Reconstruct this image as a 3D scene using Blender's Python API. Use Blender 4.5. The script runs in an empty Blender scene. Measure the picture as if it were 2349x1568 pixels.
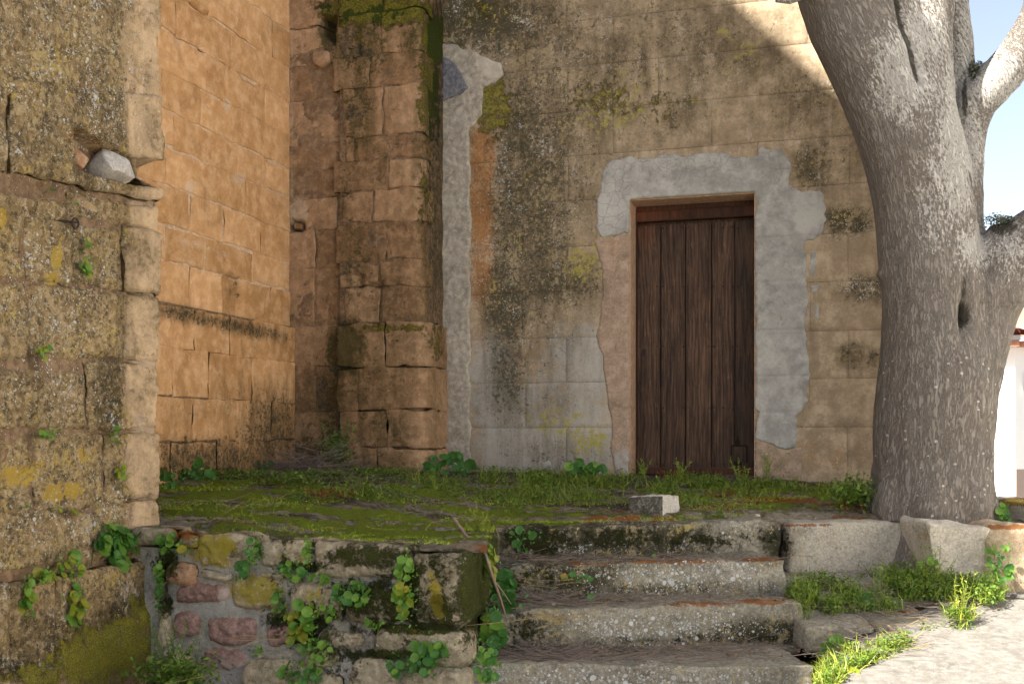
import bpy, bmesh, math, random
import numpy as np
from mathutils import Vector, Matrix

random.seed(7)
RNG = np.random.RandomState(11)
C = bpy.context.scene.collection
SC = bpy.context.scene
rad = math.radians

# ------------------------------------------------------------------ camera
FP = 2614.0           # focal length in photo pixels (photo measured 2349 px wide)
CX, HY = 1174.5, 1000.0
cam_d = bpy.data.cameras.new('camera')
cam = bpy.data.objects.new('camera', cam_d); C.objects.link(cam)
cam.location = (0, 0, 0); cam.rotation_euler = (rad(90), 0, 0)
cam_d.sensor_width = 36; cam_d.lens = 36 * FP / 2349
cam_d.shift_y = (HY - 784) / 2349
cam_d.clip_start = 0.05; cam_d.clip_end = 600
SC.camera = cam

# ------------------------------------------------------------------ light
SUN_EL = 40.0
SUN_TO = Vector((-0.8 * math.cos(rad(SUN_EL)), -0.6 * math.cos(rad(SUN_EL)), math.sin(rad(SUN_EL))))  # towards the sun
w = bpy.data.worlds.new('World'); SC.world = w; w.use_nodes = True
wn = w.node_tree; wn.nodes.clear()
sky = wn.nodes.new('ShaderNodeTexSky'); sky.sky_type = 'NISHITA'; sky.sun_disc = False
sky.sun_elevation = rad(SUN_EL); sky.sun_rotation = math.atan2(SUN_TO.x, SUN_TO.y)
sky.air_density = 0.8; sky.dust_density = 1.6; sky.ozone_density = 0.2
bg = wn.nodes.new('ShaderNodeBackground'); bg.inputs[1].default_value = 0.057
wo = wn.nodes.new('ShaderNodeOutputWorld')
hs = wn.nodes.new('ShaderNodeHueSaturation'); hs.inputs['Saturation'].default_value = .68; hs.inputs['Value'].default_value = 1.0
wn.links.new(sky.outputs[0], hs.inputs['Color']); wn.links.new(hs.outputs[0], bg.inputs[0]); wn.links.new(bg.outputs[0], wo.inputs[0])
sd = bpy.data.lights.new('sun', 'SUN'); sd.energy = 4.6; sd.angle = rad(0.53); sd.color = (1, .955, .88)
so = bpy.data.objects.new('sun', sd); C.objects.link(so); so.location = (-8, -6, 10)
so.rotation_euler = SUN_TO.to_track_quat('Z', 'Y').to_euler()
SC.view_settings.view_transform = 'Standard'; SC.view_settings.look = 'None'
SC.view_settings.exposure = 2.32; SC.view_settings.gamma = 1
SC.view_settings.use_curve_mapping = False
SC.cycles.max_bounces = 6; SC.cycles.diffuse_bounces = 4; SC.cycles.glossy_bounces = 2
SC.cycles.use_denoising = True

# ------------------------------------------------------------------ numpy noise
def _h(ix, iy, iz):
    n = (ix * 374761393 + iy * 668265263 + iz * 2147483647 + 1013904223) & 0xffffffff
    n = ((n ^ (n >> 13)) * 1274126177) & 0xffffffff
    n = ((n ^ (n >> 16)) * 2246822519) & 0xffffffff
    return ((n ^ (n >> 15)) & 0xffffff) / float(0xffffff)
def vnoise(p):
    f = np.floor(p); i = f.astype(np.int64); t = p - f; t = t * t * (3 - 2 * t)
    r = 0
    for dx in (0, 1):
        wx = t[:, 0] if dx else 1 - t[:, 0]
        for dy in (0, 1):
            wy = t[:, 1] if dy else 1 - t[:, 1]
            for dz in (0, 1):
                wz = t[:, 2] if dz else 1 - t[:, 2]
                r = r + wx * wy * wz * _h(i[:, 0] + dx, i[:, 1] + dy, i[:, 2] + dz)
    return r * 2 - 1
def fbm(p, scale, octs=4, gain=.5, off=0.0):
    q = np.asarray(p, float) * scale + off; a = 1.0; r = np.zeros(len(q)); s = 0
    for _ in range(octs):
        r += a * vnoise(q); s += a; q = q * 2.03 + 17.3; a *= gain
    return r / s
def sstep(a, b, x):
    t = np.clip((x - a) / (b - a), 0, 1); return t * t * (3 - 2 * t)

# ------------------------------------------------------------------ pixels <-> place
def P(px, py, Y):
    return Vector(((px - CX) / FP * Y, Y, (HY - py) / FP * Y))
def topx(V):
    return CX + FP * V[:, 0] / V[:, 1], HY - FP * V[:, 2] / V[:, 1]
def blobs(px, py, lst, n=None):
    r = np.zeros(len(px))
    for b in lst:
        cx, cy, rx, ry, s = b[:5]; a = rad(b[5]) if len(b) > 5 else 0
        dx, dy = px - cx, py - cy
        x = dx * math.cos(a) + dy * math.sin(a); y = -dx * math.sin(a) + dy * math.cos(a)
        v = s * np.exp(-((x / rx) ** 2 + (y / ry) ** 2) ** 1.3 * .8)
        r = np.maximum(r, v) if s > 0 else r + v
    return np.clip(r, 0, 1.2)
def polysdf(px, py, poly):
    P_ = np.array(poly, float); n = len(P_); d = np.full(len(px), 1e9); s = np.ones(len(px))
    for i in range(n):
        a = P_[i]; b = P_[i - 1]; ex, ey = b - a; wx, wy = px - a[0], py - a[1]
        t = np.clip((wx * ex + wy * ey) / (ex * ex + ey * ey + 1e-9), 0, 1)
        d = np.minimum(d, (wx - ex * t) ** 2 + (wy - ey * t) ** 2)
        c1 = py >= a[1]; c2 = py < b[1]; c3 = ex * wy > ey * wx
        fl = (c1 & c2 & c3) | (~c1 & ~c2 & ~c3); s = np.where(fl, -s, s)
    return s * np.sqrt(d)

# ------------------------------------------------------------------ objects
ORG = {}
def tagit(o, label=None, cat=None, group=None, kind=None):
    if label: o['label'] = label
    if cat: o['category'] = cat
    if group: o['group'] = group
    if kind: o['kind'] = kind
    return o
def thing(name, loc, label, cat, group=None):
    o = bpy.data.objects.new(name, None); C.objects.link(o); o.location = loc; o.empty_display_size = .1
    ORG[o.name] = Vector(loc)
    return tagit(o, label, cat, group)
def mk(name, V, F, mat, parent=None, attrs=None, smooth=True, fattr=None):
    """one mesh object from arrays; V in world space; F: (n,k) int array or list of such"""
    V = np.asarray(V, float)
    org = np.zeros(3)
    if parent is not None: org = np.array(ORG[parent.name])
    me = bpy.data.meshes.new(name)
    Fs = F if isinstance(F, list) else [F]
    Fs = [np.asarray(f, np.int32) for f in Fs if len(f)]
    me.vertices.add(len(V)); me.vertices.foreach_set('co', (V - org).astype(np.float32).ravel())
    nl = sum(f.size for f in Fs); nf = sum(len(f) for f in Fs)
    me.loops.add(nl); me.loops.foreach_set('vertex_index', np.concatenate([f.ravel() for f in Fs]))
    me.polygons.add(nf)
    tot = np.concatenate([np.full(len(f), f.shape[1]) for f in Fs]); st = np.concatenate([[0], np.cumsum(tot)[:-1]])
    me.polygons.foreach_set('loop_start', st.astype(np.int32))
    me.polygons.foreach_set('loop_total', tot.astype(np.int32))
    me.update(calc_edges=True)
    if smooth: me.polygons.foreach_set('use_smooth', np.ones(nf, bool))
    for k, a in (attrs or {}).items():
        at = me.color_attributes.new(k, 'FLOAT_COLOR', 'POINT'); at.data.foreach_set('color', np.asarray(a, np.float32).ravel())
    if mat: me.materials.append(mat)
    o = bpy.data.objects.new(name, me); C.objects.link(o)
    if parent is not None:
        o.parent = parent; ORG[o.name] = ORG[parent.name]
    return o
def gridfaces(nu, nv, base=0):
    i = np.arange(nu - 1)[:, None]; j = np.arange(nv - 1)[None, :]
    a = (i * nv + j + base).ravel()
    return np.stack([a, a + nv, a + nv + 1, a + 1], 1)

# ------------------------------------------------------------------ materials
class NT:
    def __init__(s, name):
        s.m = bpy.data.materials.new(name); s.m.use_nodes = True; s.t = s.m.node_tree; s.t.nodes.clear()
        s.out = s.n('ShaderNodeOutputMaterial'); s.b = s.n('ShaderNodeBsdfPrincipled'); s.l(s.b.outputs[0], s.out.inputs[0])
        s.g = s.n('ShaderNodeNewGeometry'); s.pos = s.g.outputs['Position']
    def n(s, t): return s.t.nodes.new(t)
    def l(s, a, b): s.t.links.new(a, b)
    def put(s, sock, v):
        if hasattr(v, 'is_linked') or hasattr(v, 'links'): s.l(v, sock)
        else:
            if isinstance(v, (tuple, list)) and len(v) == 3 and sock.type == 'RGBA': v = (*v, 1)
            sock.default_value = v
    def noise(s, scale, det=4, rough=.55, vec=None, dist=0, col=False):
        n = s.n('ShaderNodeTexNoise'); n.inputs['Scale'].default_value = scale; n.inputs['Detail'].default_value = det
        n.inputs['Roughness'].default_value = rough; n.inputs['Distortion'].default_value = dist
        s.l(vec or s.pos, n.inputs['Vector']); return n.outputs['Color' if col else 'Fac']
    def vor(s, scale, feature='F1', vec=None, out='Distance', rnd=1):
        n = s.n('ShaderNodeTexVoronoi'); n.feature = feature; n.inputs['Scale'].default_value = scale
        n.inputs['Randomness'].default_value = rnd
        s.l(vec or s.pos, n.inputs['Vector'])
        return n if out is None else n.outputs[out]
    def math(s, op, a, b=0.0, c=None):
        n = s.n('ShaderNodeMath'); n.operation = op; s.put(n.inputs[0], a); s.put(n.inputs[1], b)
        if c is not None: s.put(n.inputs[2], c)
        return n.outputs[0]
    def vm(s, op, a, b):
        n = s.n('ShaderNodeVectorMath'); n.operation = op; s.put(n.inputs[0], a); s.put(n.inputs[1], b); return n.outputs[0]
    def mr(s, v, a, b, c=0.0, d=1.0, sm=True):
        n = s.n('ShaderNodeMapRange'); n.interpolation_type = 'SMOOTHSTEP' if sm else 'LINEAR'
        s.put(n.inputs[0], v); n.inputs[1].default_value = a; n.inputs[2].default_value = b
        n.inputs[3].default_value = c; n.inputs[4].default_value = d; return n.outputs[0]
    def mix(s, f, a, b, mode='MIX'):
        n = s.n('ShaderNodeMix'); n.data_type = 'RGBA'; n.blend_type = mode
        s.put(n.inputs[0], f); s.put(n.inputs[6], a); s.put(n.inputs[7], b); return n.outputs[2]
    def attr(s, name):
        n = s.n('ShaderNodeAttribute'); n.attribute_name = name; sp = s.n('ShaderNodeSeparateColor')
        s.l(n.outputs['Color'], sp.inputs[0]); return sp.outputs[0], sp.outputs[1], sp.outputs[2], n.outputs['Alpha']
    def rand(s):
        return s.n('ShaderNodeObjectInfo').outputs['Random']
    def bump(s, h, dist, strength=1.0, prev=None):
        n = s.n('ShaderNodeBump'); n.inputs['Distance'].default_value = dist; n.inputs['Strength'].default_value = strength
        s.l(h, n.inputs['Height'])
        if prev: s.l(prev, n.inputs['Normal'])
        return n.outputs[0]
    def fin(s, col, rough=.9, normal=None, spec=.2):
        s.put(s.b.inputs['Base Color'], col); s.put(s.b.inputs['Roughness'], rough)
        s.b.inputs['Specular IOR Level'].default_value = spec
        if normal: s.l(normal, s.b.inputs['Normal'])
        return s.m

def stone(name, ca, cb, cc, sc=3.0, bump=.006, fine=.003, rnd=.25, dark=(.035, .035, .02), moss=(.055, .075, .008),
          ochre=(.42, .17, .035), pale=(.5, .38, .26), yel=(.50, .36, .06), wl=(.62, .62, .58), spot=38.0, hue=.0,
          vstreak=False, cracks=False, speck=.0, grain=1.0, mott=.62, lich=.0, lichr=.0, yelf=.0):
    t = NT(name)
    vec = t.pos
    if vstreak: vec = t.vm('MULTIPLY', t.pos, (1.0, 1.0, .35))
    n1 = t.noise(sc, 5, .6, vec, .4); n2 = t.noise(sc * 5, 5, .65); n3 = t.noise(sc * 28, 4, .7); n4 = t.noise(sc * .8, 3, .5)
    c = t.mix(t.mr(n1, .32, .68), ca, cb)
    c = t.mix(t.mr(n2, .40, .68, 0, .85), c, cc)
    c = t.mix(t.mr(t.noise(sc * 2.3, 6, .7, vec, .8), .5, .72, 0, .7), c, tuple(x * mott for x in cb))
    r = t.rand()
    if hue: c = t.mix(t.mr(r, 0, 1, 0, hue, False), c, t.mix(.5, cc, pale))
    br = t.math('ADD', t.mr(r, 0, 1, 1 - rnd, 1 + rnd * .6, False), t.math('ADD', t.mr(n3, .3, .7, -.15 * grain, .15 * grain), t.mr(n2, .3, .7, -.08, .08)))
    c = t.mix(1.0, c, t_comb(t, br), 'MULTIPLY')
    R, G, B, A = t.attr('stain'); R2, G2, B2, A2 = t.attr('stain2')
    med = t.noise(14, 6, .72); fin_ = t.noise(70, 5, .75); big = t.noise(4, 4, .6)
    def msk(a, lo=.42, hi=.62, amp=1.0, nz=None, fz=.55):
        k = t.math('ADD', a, t.math('MULTIPLY', t.math('SUBTRACT', nz or med, .5), amp))
        k = t.math('ADD', k, t.math('MULTIPLY', t.math('SUBTRACT', fin_, .5), fz))
        return t.mr(k, lo, hi)
    # pale clean stone
    c = t.mix(t.math('MULTIPLY', msk(R2, .4, .7), .85), c, t.mix(t.mr(t.math('ADD', n1, t.math('MULTIPLY', t.math('SUBTRACT', n3, .5), .5)), .3, .7), pale, t.mix(t.mr(n2, .4, .65), tuple(x * .78 for x in pale), tuple(x * .55 for x in ca))))
    # ochre / rust lichen
    c = t.mix(t.math('MULTIPLY', msk(B, .4, .62, 1.0, None, 1.3), .8), c, t.mix(n3, ochre, tuple(x * .55 for x in ochre)))
    # dark algae, also shade painted in wall holes; soft film and grainy crust
    strk = t.noise(7, 5, .65, t.vm('MULTIPLY', t.pos, (1.6, 1.6, .28)))
    soft = t.math('MULTIPLY', msk(R, .12, .95, 1.2, strk, .5), .78)
    c = t.mix(soft, c, t.mix(.4, dark, t.mix(1, c, (.34, .31, .22), 'MULTIPLY')))
    cg = t.math('ADD', t.noise(36, 4, .7), t.math('MULTIPLY', t.math('SUBTRACT', med, .5), .7))
    crust = t.math('MULTIPLY', msk(R, .58, .92, 1.9, cg, .9), .8)
    c = t.mix(crust, c, dark)
    # crusty patchwork of small lichens
    if lich or lichr:
        lf = t.math('MULTIPLY', t.math('ADD', lich, t.math('MULTIPLY', R, lichr)), t.mr(msk(R2, .4, .7), 0, 1, 1, .12))
        o1 = t.vm('ADD', t.pos, (5.3, 1.1, 2.2)); o2 = t.vm('ADD', t.pos, (1.3, 7.1, 4.2))
        d1 = t.math('ADD', t.noise(44, 5, .75), t.math('MULTIPLY', t.math('SUBTRACT', med, .5), .5))
        c = t.mix(t.math('MULTIPLY', t.mr(d1, .52, .60), t.math('MULTIPLY', lf, .8)), c, (.055, .045, .028))
        d2 = t.math('ADD', t.noise(34, 5, .75, o1), t.math('MULTIPLY', t.math('SUBTRACT', t.noise(8, 3, .5, o1), .5), .6))
        c = t.mix(t.math('MULTIPLY', t.mr(d2, .56, .64), t.math('MULTIPLY', lf, .7)), c, t.mix(n3, (.50, .40, .24), (.36, .27, .15)))
        d3 = t.math('ADD', t.noise(40, 4, .7, o2), t.math('MULTIPLY', t.math('SUBTRACT', t.noise(5, 3, .5, o2), .5), .6))
        c = t.mix(t.math('MULTIPLY', t.mr(d3, .61 + yelf, .68 + yelf), t.math('MULTIPLY', lf, .8)), c, t.mix(n3, (.52, .36, .07), (.40, .33, .10)))
        d4 = t.math('ADD', t.noise(52, 4, .75, o1), t.math('MULTIPLY', t.math('SUBTRACT', t.noise(6, 3, .5, o2), .5), .5))
        c = t.mix(t.math('MULTIPLY', t.mr(d4, .62, .68), t.math('MULTIPLY', lf, .85)), c, t.mix(n3, wl, tuple(x * .7 for x in wl)))
    # moss
    mm = msk(G, .45, .62, 1.1)
    mc = t.mix(t.mr(n3, .35, .65), tuple(x * .6 for x in moss), tuple(min(1, x * 1.7) for x in moss))
    mc = t.mix(t.mr(med, .5, .8, 0, .5), mc, (moss[0] * 2.2, moss[1] * 1.6, moss[2]))
    c = t.mix(t.math('MULTIPLY', mm, .93), c, mc)
    # red-brown moss
    c = t.mix(t.math('MULTIPLY', msk(B2, .46, .62, 1.2), .9), c, t.mix(fin_, (.09, .03, .008), (.30, .11, .02)))
    # yellow lichen
    v0 = t.noise(23, 5, .7)
    c = t.mix(t.math('MULTIPLY', msk(G2, .5, .62, 1.5, v0, .8), .85), c, t.mix(n3, yel, tuple(x * .6 for x in yel)))
    # white round lichens at two sizes
    for k, (s_, th) in enumerate(((spot, .33), (spot * 2.3, .36))):
        v = t.vor(s_, vec=t.vm('ADD', t.pos, (k * 3.1, k * 1.7, 0)), out=None)
        sp = t.n('ShaderNodeSeparateColor'); t.l(v.outputs['Color'], sp.inputs[0])
        radn = t.math('MULTIPLY', t.math('MULTIPLY', sp.outputs[0], t.math('MULTIPLY', A, 1.15)), th)
        d = t.math('ADD', v.outputs['Distance'], t.math('MULTIPLY', t.math('SUBTRACT', fin_, .5), .22))
        dd = t.math('SUBTRACT', t.math('SUBTRACT', radn, t.mr(big, .35, .65, .12, 0)), d)
        c = t.mix(t.math('MULTIPLY', t.mr(dd, -.02, .04), .9), c, t.mix(sp.outputs[1], wl, tuple(x * .72 for x in wl)))
    fl = t.math('ADD', t.noise(62, 3, .72), t.math('MULTIPLY', t.math('SUBTRACT', med, .5), .35))
    c = t.mix(t.mr(t.math('ADD', fl, t.math('MULTIPLY', A, .115)), .70, .76, 0, .85), c, t.mix(n3, wl, tuple(x * .6 for x in wl)))
    if speck:
        c = t.mix(t.mr(t.noise(150, 2, .6), .62, .7, 0, speck), c, (.05, .04, .03))
    nn = t.bump(t.math('ADD', n2, t.math('MULTIPLY', n1, .5)), bump, 1.0)
    nn = t.bump(t.math('ADD', n3, t.math('MULTIPLY', fin_, .8)), fine, 1.0, nn)
    if cracks:
        ve = t.vor(15, 'DISTANCE_TO_EDGE', t.vm('ADD', t.pos, t.vm('MULTIPLY', t.noise(6, 3, .5, col=True), (.12, .12, .12))))
        cm = t.math('MULTIPLY', t.mr(ve, .0, .045, 1, 0), msk(A2, .45, .6))
        c = t.mix(t.math('MULTIPLY', cm, .45), c, (.14, .13, .12))
        nn = t.bump(t.math('MULTIPLY', cm, -1.0), .0015, 1.0, nn)
    nn = t.bump(t.math('MULTIPLY', mm, t.math('ADD', fin_, n3)), .012, .8, nn)
    return t.fin(c, t.mr(n3, .3, .7, .82, .97), nn, .12)
def t_comb(t, v):
    n = t.n('ShaderNodeCombineColor')
    for i in range(3): t.l(v, n.inputs[i])
    return n.outputs[0]

M = {}
M['orange'] = stone('orange sandstone', (.53, .29, .12), (.44, .23, .09), (.58, .36, .19), 2.2, .007, .002, .16, grain=.5, pale=(.58, .42, .29), hue=.2)
M['pillar'] = stone('brown sandstone', (.285, .165, .085), (.205, .12, .06), (.35, .215, .12), 3.0, .009, .003, .2, grain=.7, hue=.25, moss=(.11, .10, .014), dark=(.055, .045, .015))
M['near'] = stone('lichen covered sandstone', (.34, .235, .11), (.19, .13, .065), (.46, .34, .19), 6.0, .018, .007, .14, mott=.42, grain=1.4, lich=.95, pale=(.70, .50, .31),
                  yel=(.52, .35, .06), moss=(.36, .33, .05), spot=30, dark=(.03, .028, .018))
M['mortar'] = stone('pale lime mortar', (.59, .41, .265), (.51, .34, .21), (.62, .46, .32), 5, .008, .004, 0)
M['mortar_dark'] = stone('old brown mortar', (.22, .14, .08), (.16, .10, .06), (.30, .20, .12), 5, .01, .004, 0)
M['plaster'] = stone('weathered scored plaster', (.33, .248, .162), (.245, .185, .118), (.385, .30, .205), 1.6, .003, .002, .05, grain=.6, lichr=.75, dark=(.05, .043, .024),
                     moss=(.14, .12, .022), yel=(.36, .31, .07), ochre=(.42, .17, .045), vstreak=True, pale=(.37, .35, .31), speck=.35, yelf=.04, spot=60)
M['cement'] = stone('grey cement render', (.29, .277, .248), (.235, .226, .206), (.345, .33, .295), 2.0, .002, .0014, .05, cracks=True, grain=.5, pale=(.40, .385, .345), spot=60)
M['cement_pink'] = stone('pinkish lime render', (.30, .215, .15), (.25, .18, .125), (.34, .25, .185), 2.6, .003, .002, .05, pale=(.42, .40, .37))
M['slate'] = stone('dark blue grey stone', (.09, .095, .12), (.13, .12, .13), (.2, .19, .19), 7, .004, .002, .05)
M['rubble'] = stone('mossy rubble stone', (.34, .285, .19), (.27, .22, .145), (.42, .36, .26), 6, .01, .005, .12, moss=(.05, .06, .008), yel=(.34, .27, .03),
                    dark=(.03, .032, .012), spot=55)
M['rubble_pink'] = stone('pink rubble stone', (.31, .185, .15), (.24, .14, .115), (.38, .26, .22), 7, .008, .004, .15, moss=(.05, .06, .008), pale=(.45, .36, .32), spot=60)
M['rubble_orange'] = stone('orange rubble stone', (.44, .26, .15), (.38, .21, .12), (.48, .32, .2), 7, .008, .004, .1, spot=60)
M['lime_mortar'] = stone('grey bedding mortar', (.33, .31, .26), (.28, .26, .22), (.38, .36, .31), 7, .01, .006, 0, moss=(.04, .05, .006), dark=(.03, .03, .015), pale=(.42, .41, .38))
M['step'] = stone('grey step stone', (.30, .275, .215), (.21, .19, .145), (.37, .345, .285), 11, .009, .006, .12, lich=.35, lichr=.4, grain=1.6, moss=(.035, .04, .008), spot=27,
                  dark=(.035, .032, .015), wl=(.6, .61, .6))
M['limestone'] = stone('pale limestone', (.62, .56, .465), (.52, .46, .37), (.68, .63, .54), 13, .012, .007, .1, lich=.25, spot=36, grain=1.6, yel=(.48, .36, .16), moss=(.06, .055, .012), dark=(.05, .045, .03))
M['terrace'] = stone('mossy terrace stone', (.20, .17, .125), (.14, .12, .085), (.25, .21, .16), 7, .012, .006, 0, moss=(.23, .30, .025), spot=40, dark=(.03, .022, .014))
M['paving'] = stone('concrete paving', (.37, .345, .30), (.32, .295, .255), (.42, .395, .35), 5, .003, .003, .06, spot=45, wl=(.45, .43, .4))
M['soil'] = stone('dark soil', (.07, .048, .03), (.045, .032, .02), (.12, .09, .06), 9, .02, .01, 0, moss=(.05, .06, .01))

def simple(name, col, rough=.7, spec=.3, metal=0, var=.0, sc=20, bump=0):
    t = NT(name); c = col
    if var:
        n = t.noise(sc, 4, .6); c = t.mix(n, tuple(x * (1 - var) for x in col), tuple(min(1, x * (1 + var)) for x in col))
        nn = t.bump(n, bump, 1) if bump else None
        m = t.fin(c, rough, nn, spec)
    else: m = t.fin(c, rough, None, spec)
    t.b.inputs['Metallic'].default_value = metal
    return m
M['iron'] = simple('rusty iron', (.028, .02, .016), .75, .4, .3, .5, 60)
M['whitewash'] = simple('white painted render', (.78, .77, .74), .9, .1, 0, .04, 3)
M['house_plinth'] = simple('brown speckled plinth', (.33, .26, .22), .9, .1, 0, .25, 60)
M['roof_tile'] = simple('terracotta tile', (.42, .20, .13), .85, .15, 0, .3, 12, .004)
M['gutter'] = simple('dark gutter', (.09, .08, .08), .5, .4, .3)
M['twig'] = simple('dry twig', (.16, .125, .105), .9, .1, 0, .5, 12)
M['straw'] = simple('dry stalk', (.30, .20, .09), .9, .1, 0, .3, 12)
M['dark_gap'] = simple('dark gap', (.02, .015, .01), 1, 0)

def wood(name, ca, cb, cc, dk=(.02, .012, .008)):
    t = NT(name); r = t.rand()
    off = t.n('ShaderNodeCombineXYZ'); t.l(t.math('MULTIPLY', r, 31.0), off.inputs[0]); t.l(t.math('MULTIPLY', r, 17.0), off.inputs[2])
    p = t.vm('ADD', t.pos, off.outputs[0])
    v = t.vm('MULTIPLY', p, (1, 1, .045))
    warp = t.noise(3.2, 2, .5, t.vm('MULTIPLY', p, (1, 1, .35)), col=True)
    v2 = t.vm('ADD', v, t.vm('MULTIPLY', warp, (.10, .10, .0)))
    g1 = t.noise(60, 6, .7, v2); g2 = t.noise(210, 4, .7, v); big = t.noise(2.5, 3, .6, p)
    wv = t.n('ShaderNodeTexWave'); wv.wave_type = 'RINGS'; wv.rings_direction = 'Z'; wv.inputs['Scale'].default_value = 16; wv.inputs['Distortion'].default_value = 3.5; wv.inputs['Detail'].default_value = 2
    t.l(v2, wv.inputs['Vector'])
    c = t.mix(t.mr(g1, .35, .68), ca, cb)
    c = t.mix(t.mr(wv.outputs[0], .55, 1.0, 0, .45), c, dk)
    c = t.mix(t.mr(g2, .55, .78, 0, .6), c, cc)
    c = t.mix(t.mr(big, .4, .75, 0, .6), c, t.mix(1, c, (.42, .38, .36), 'MULTIPLY'))
    c = t.mix(1.0, c, t_comb(t, t.mr(r, 0, 1, .75, 1.25, False)), 'MULTIPLY')
    R, G, B, A = t.attr('stain')
    c = t.mix(t.math('MULTIPLY', t.mr(t.math('ADD', R, t.math('MULTIPLY', t.math('SUBTRACT', g1, .5), .5)), .3, .9), .8), c, dk)
    c = t.mix(t.math('MULTIPLY', t.mr(t.math('ADD', G, t.math('MULTIPLY', t.math('SUBTRACT', g1, .5), .7)), .35, .9), .75), c, (.15, .04, .014))
    c = t.mix(t.mr(t.math('ADD', A, t.noise(60, 4, .8)), 1.12, 1.25, 0, .7), c, (.45, .42, .38))
    nn = t.bump(t.math('ADD', g1, t.math('MULTIPLY', wv.outputs[0], .3)), .004, 1)
    return t.fin(c, .62, t.bump(g2, .0015, 1, nn), .2)
M['wood'] = wood('dark stained oak', (.026, .014, .008), (.10, .054, .030), (.29, .185, .11), (.008, .005, .003))
M['wood_frame'] = wood('reddish brown frame wood', (.06, .023, .011), (.09, .036, .016), (.14, .07, .035), (.010, .006, .004))

def leafmat(name, col, col2, trans=.35, rough=.5):
    t = NT(name); r = t.rand(); R, G, B, A = t.attr('stain')
    n = t.noise(25, 3, .6)
    f = t.math('FRACT', t.math('ADD', t.math('ADD', r, R), t.math('MULTIPLY', n, .4)))
    c = t.mix(t.mr(f, 0, 1, 0, 1, False), col, col2)
    c = t.mix(1, c, t_comb(t, t.mr(t.math('ADD', n, t.math('MULTIPLY', G, .6)), .3, 1.2, .72, 1.3, False)), 'MULTIPLY')
    t.fin(c, rough, t.bump(n, .001, .6), .35)
    tr = t.n('ShaderNodeBsdfTranslucent'); t.l(c, tr.inputs[0]); ms = t.n('ShaderNodeMixShader'); ms.inputs[0].default_value = trans
    t.l(t.b.outputs[0], ms.inputs[1]); t.l(tr.outputs[0], ms.inputs[2]); t.l(ms.outputs[0], t.out.inputs[0])
    return t.m
M['leaf'] = leafmat('pennywort leaf', (.10, .24, .03), (.19, .34, .04))
M['leaf_y'] = leafmat('yellowing pennywort leaf', (.20, .28, .02), (.36, .32, .03))
M['leaf_d'] = leafmat('dark pennywort leaf', (.05, .16, .03), (.09, .23, .04))
M['grass'] = leafmat('grass blade', (.09, .16, .016), (.24, .30, .035))
M['grass_y'] = leafmat('yellow green grass blade', (.15, .22, .02), (.34, .34, .05))  # yellower, paler blades than the plain grass
M['weed'] = leafmat('weed leaf', (.055, .12, .016), (.16, .23, .03))
M['redleaf'] = leafmat('red tinged leaf', (.22, .05, .02), (.30, .13, .04))
M['mossb'] = leafmat('moss', (.16, .23, .015), (.32, .38, .04), .2, .9)
M['lichen_moss'] = leafmat('grey green lichen moss', (.06, .075, .05), (.14, .15, .10), .1, .9)

def barkmat():
    t = NT('grey bark with pale lichen')
    at = t.n('ShaderNodeAttribute'); at.attribute_name = 'bark'; v = at.outputs['Vector']
    R, G, B, A = t.attr('stain')
    vv = t.vm('MULTIPLY', v, (1, 1, .30))
    w = t.noise(9, 3, .6, vv, col=True)
    vw = t.vm('ADD', vv, t.vm('MULTIPLY', w, (.07, .07, .03)))
    rn = t.noise(56, 4, .65, t.vm('ADD', t.vm('MULTIPLY', v, (1, 1, .2)), t.vm('MULTIPLY', w, (.02, .02, .01))))
    ridg = t.math('MULTIPLY', t.math('ABSOLUTE', t.math('SUBTRACT', rn, .5)), 1.6); n1 = t.noise(42, 5, .7, vw); n2 = t.noise(3, 4, .6); n3 = t.noise(110, 4, .7, vv)
    fiss = t.mr(ridg, .0, .14)
    c = t.mix(t.mr(n1, .3, .7), (.172, .150, .128), (.225, .20, .172))
    c = t.mix(t.mr(n2, .42, .7, 0, .6), c, (.20, .165, .13))
    c = t.mix(t.math('MULTIPLY', t.mr(fiss, 0, 1, 1, 0), t.math('ADD', .24, t.math('MULTIPLY', G, .14))), c, (.085, .072, .062))
    # pale elongated lichen flecks
    lv = t.vm('MULTIPLY', t.vm('ADD', v, t.vm('MULTIPLY', w, (.05, .05, .05))), (1, 1, .55))
    ln = t.noise(78, 4, .62, lv); ln2 = t.noise(5, 3, .6, v)
    m = t.math('ADD', t.math('ADD', ln, t.math('MULTIPLY', A, .36)), t.math('MULTIPLY', t.math('SUBTRACT', ln2, .5), .35))
    c = t.mix(t.mr(m, .69, .77, 0, .8), c, t.mix(n3, (.36, .345, .31), (.52, .50, .46)))
    c = t.mix(t.mr(t.math('ADD', R, t.math('MULTIPLY', t.math('SUBTRACT', n1, .5), 1.2)), .45, .75, 0, .85), c, (.035, .032, .022))
    vs = t.vor(28, vec=t.vm('MULTIPLY', t.pos, (1, 1, 1.3)), out=None); sp = t.n('ShaderNodeSeparateColor'); t.l(vs.outputs['Color'], sp.inputs[0])
    sm = t.math('MULTIPLY', t.mr(t.math('SUBTRACT', t.math('MULTIPLY', t.mr(sp.outputs[0], .72, 1, 0, .3), 1.0), vs.outputs['Distance']), -.02, .03), .8)
    c = t.mix(t.math('MULTIPLY', sm, G), c, (.5, .48, .44))
    h = t.math('ADD', t.math('MULTIPLY', fiss, .9), t.math('MULTIPLY', n1, .8))
    nn = t.bump(h, .007, 1); nn = t.bump(n3, .002, 1, nn)
    return t.fin(c, .92, nn, .1)
M['bark'] = barkmat()

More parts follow.
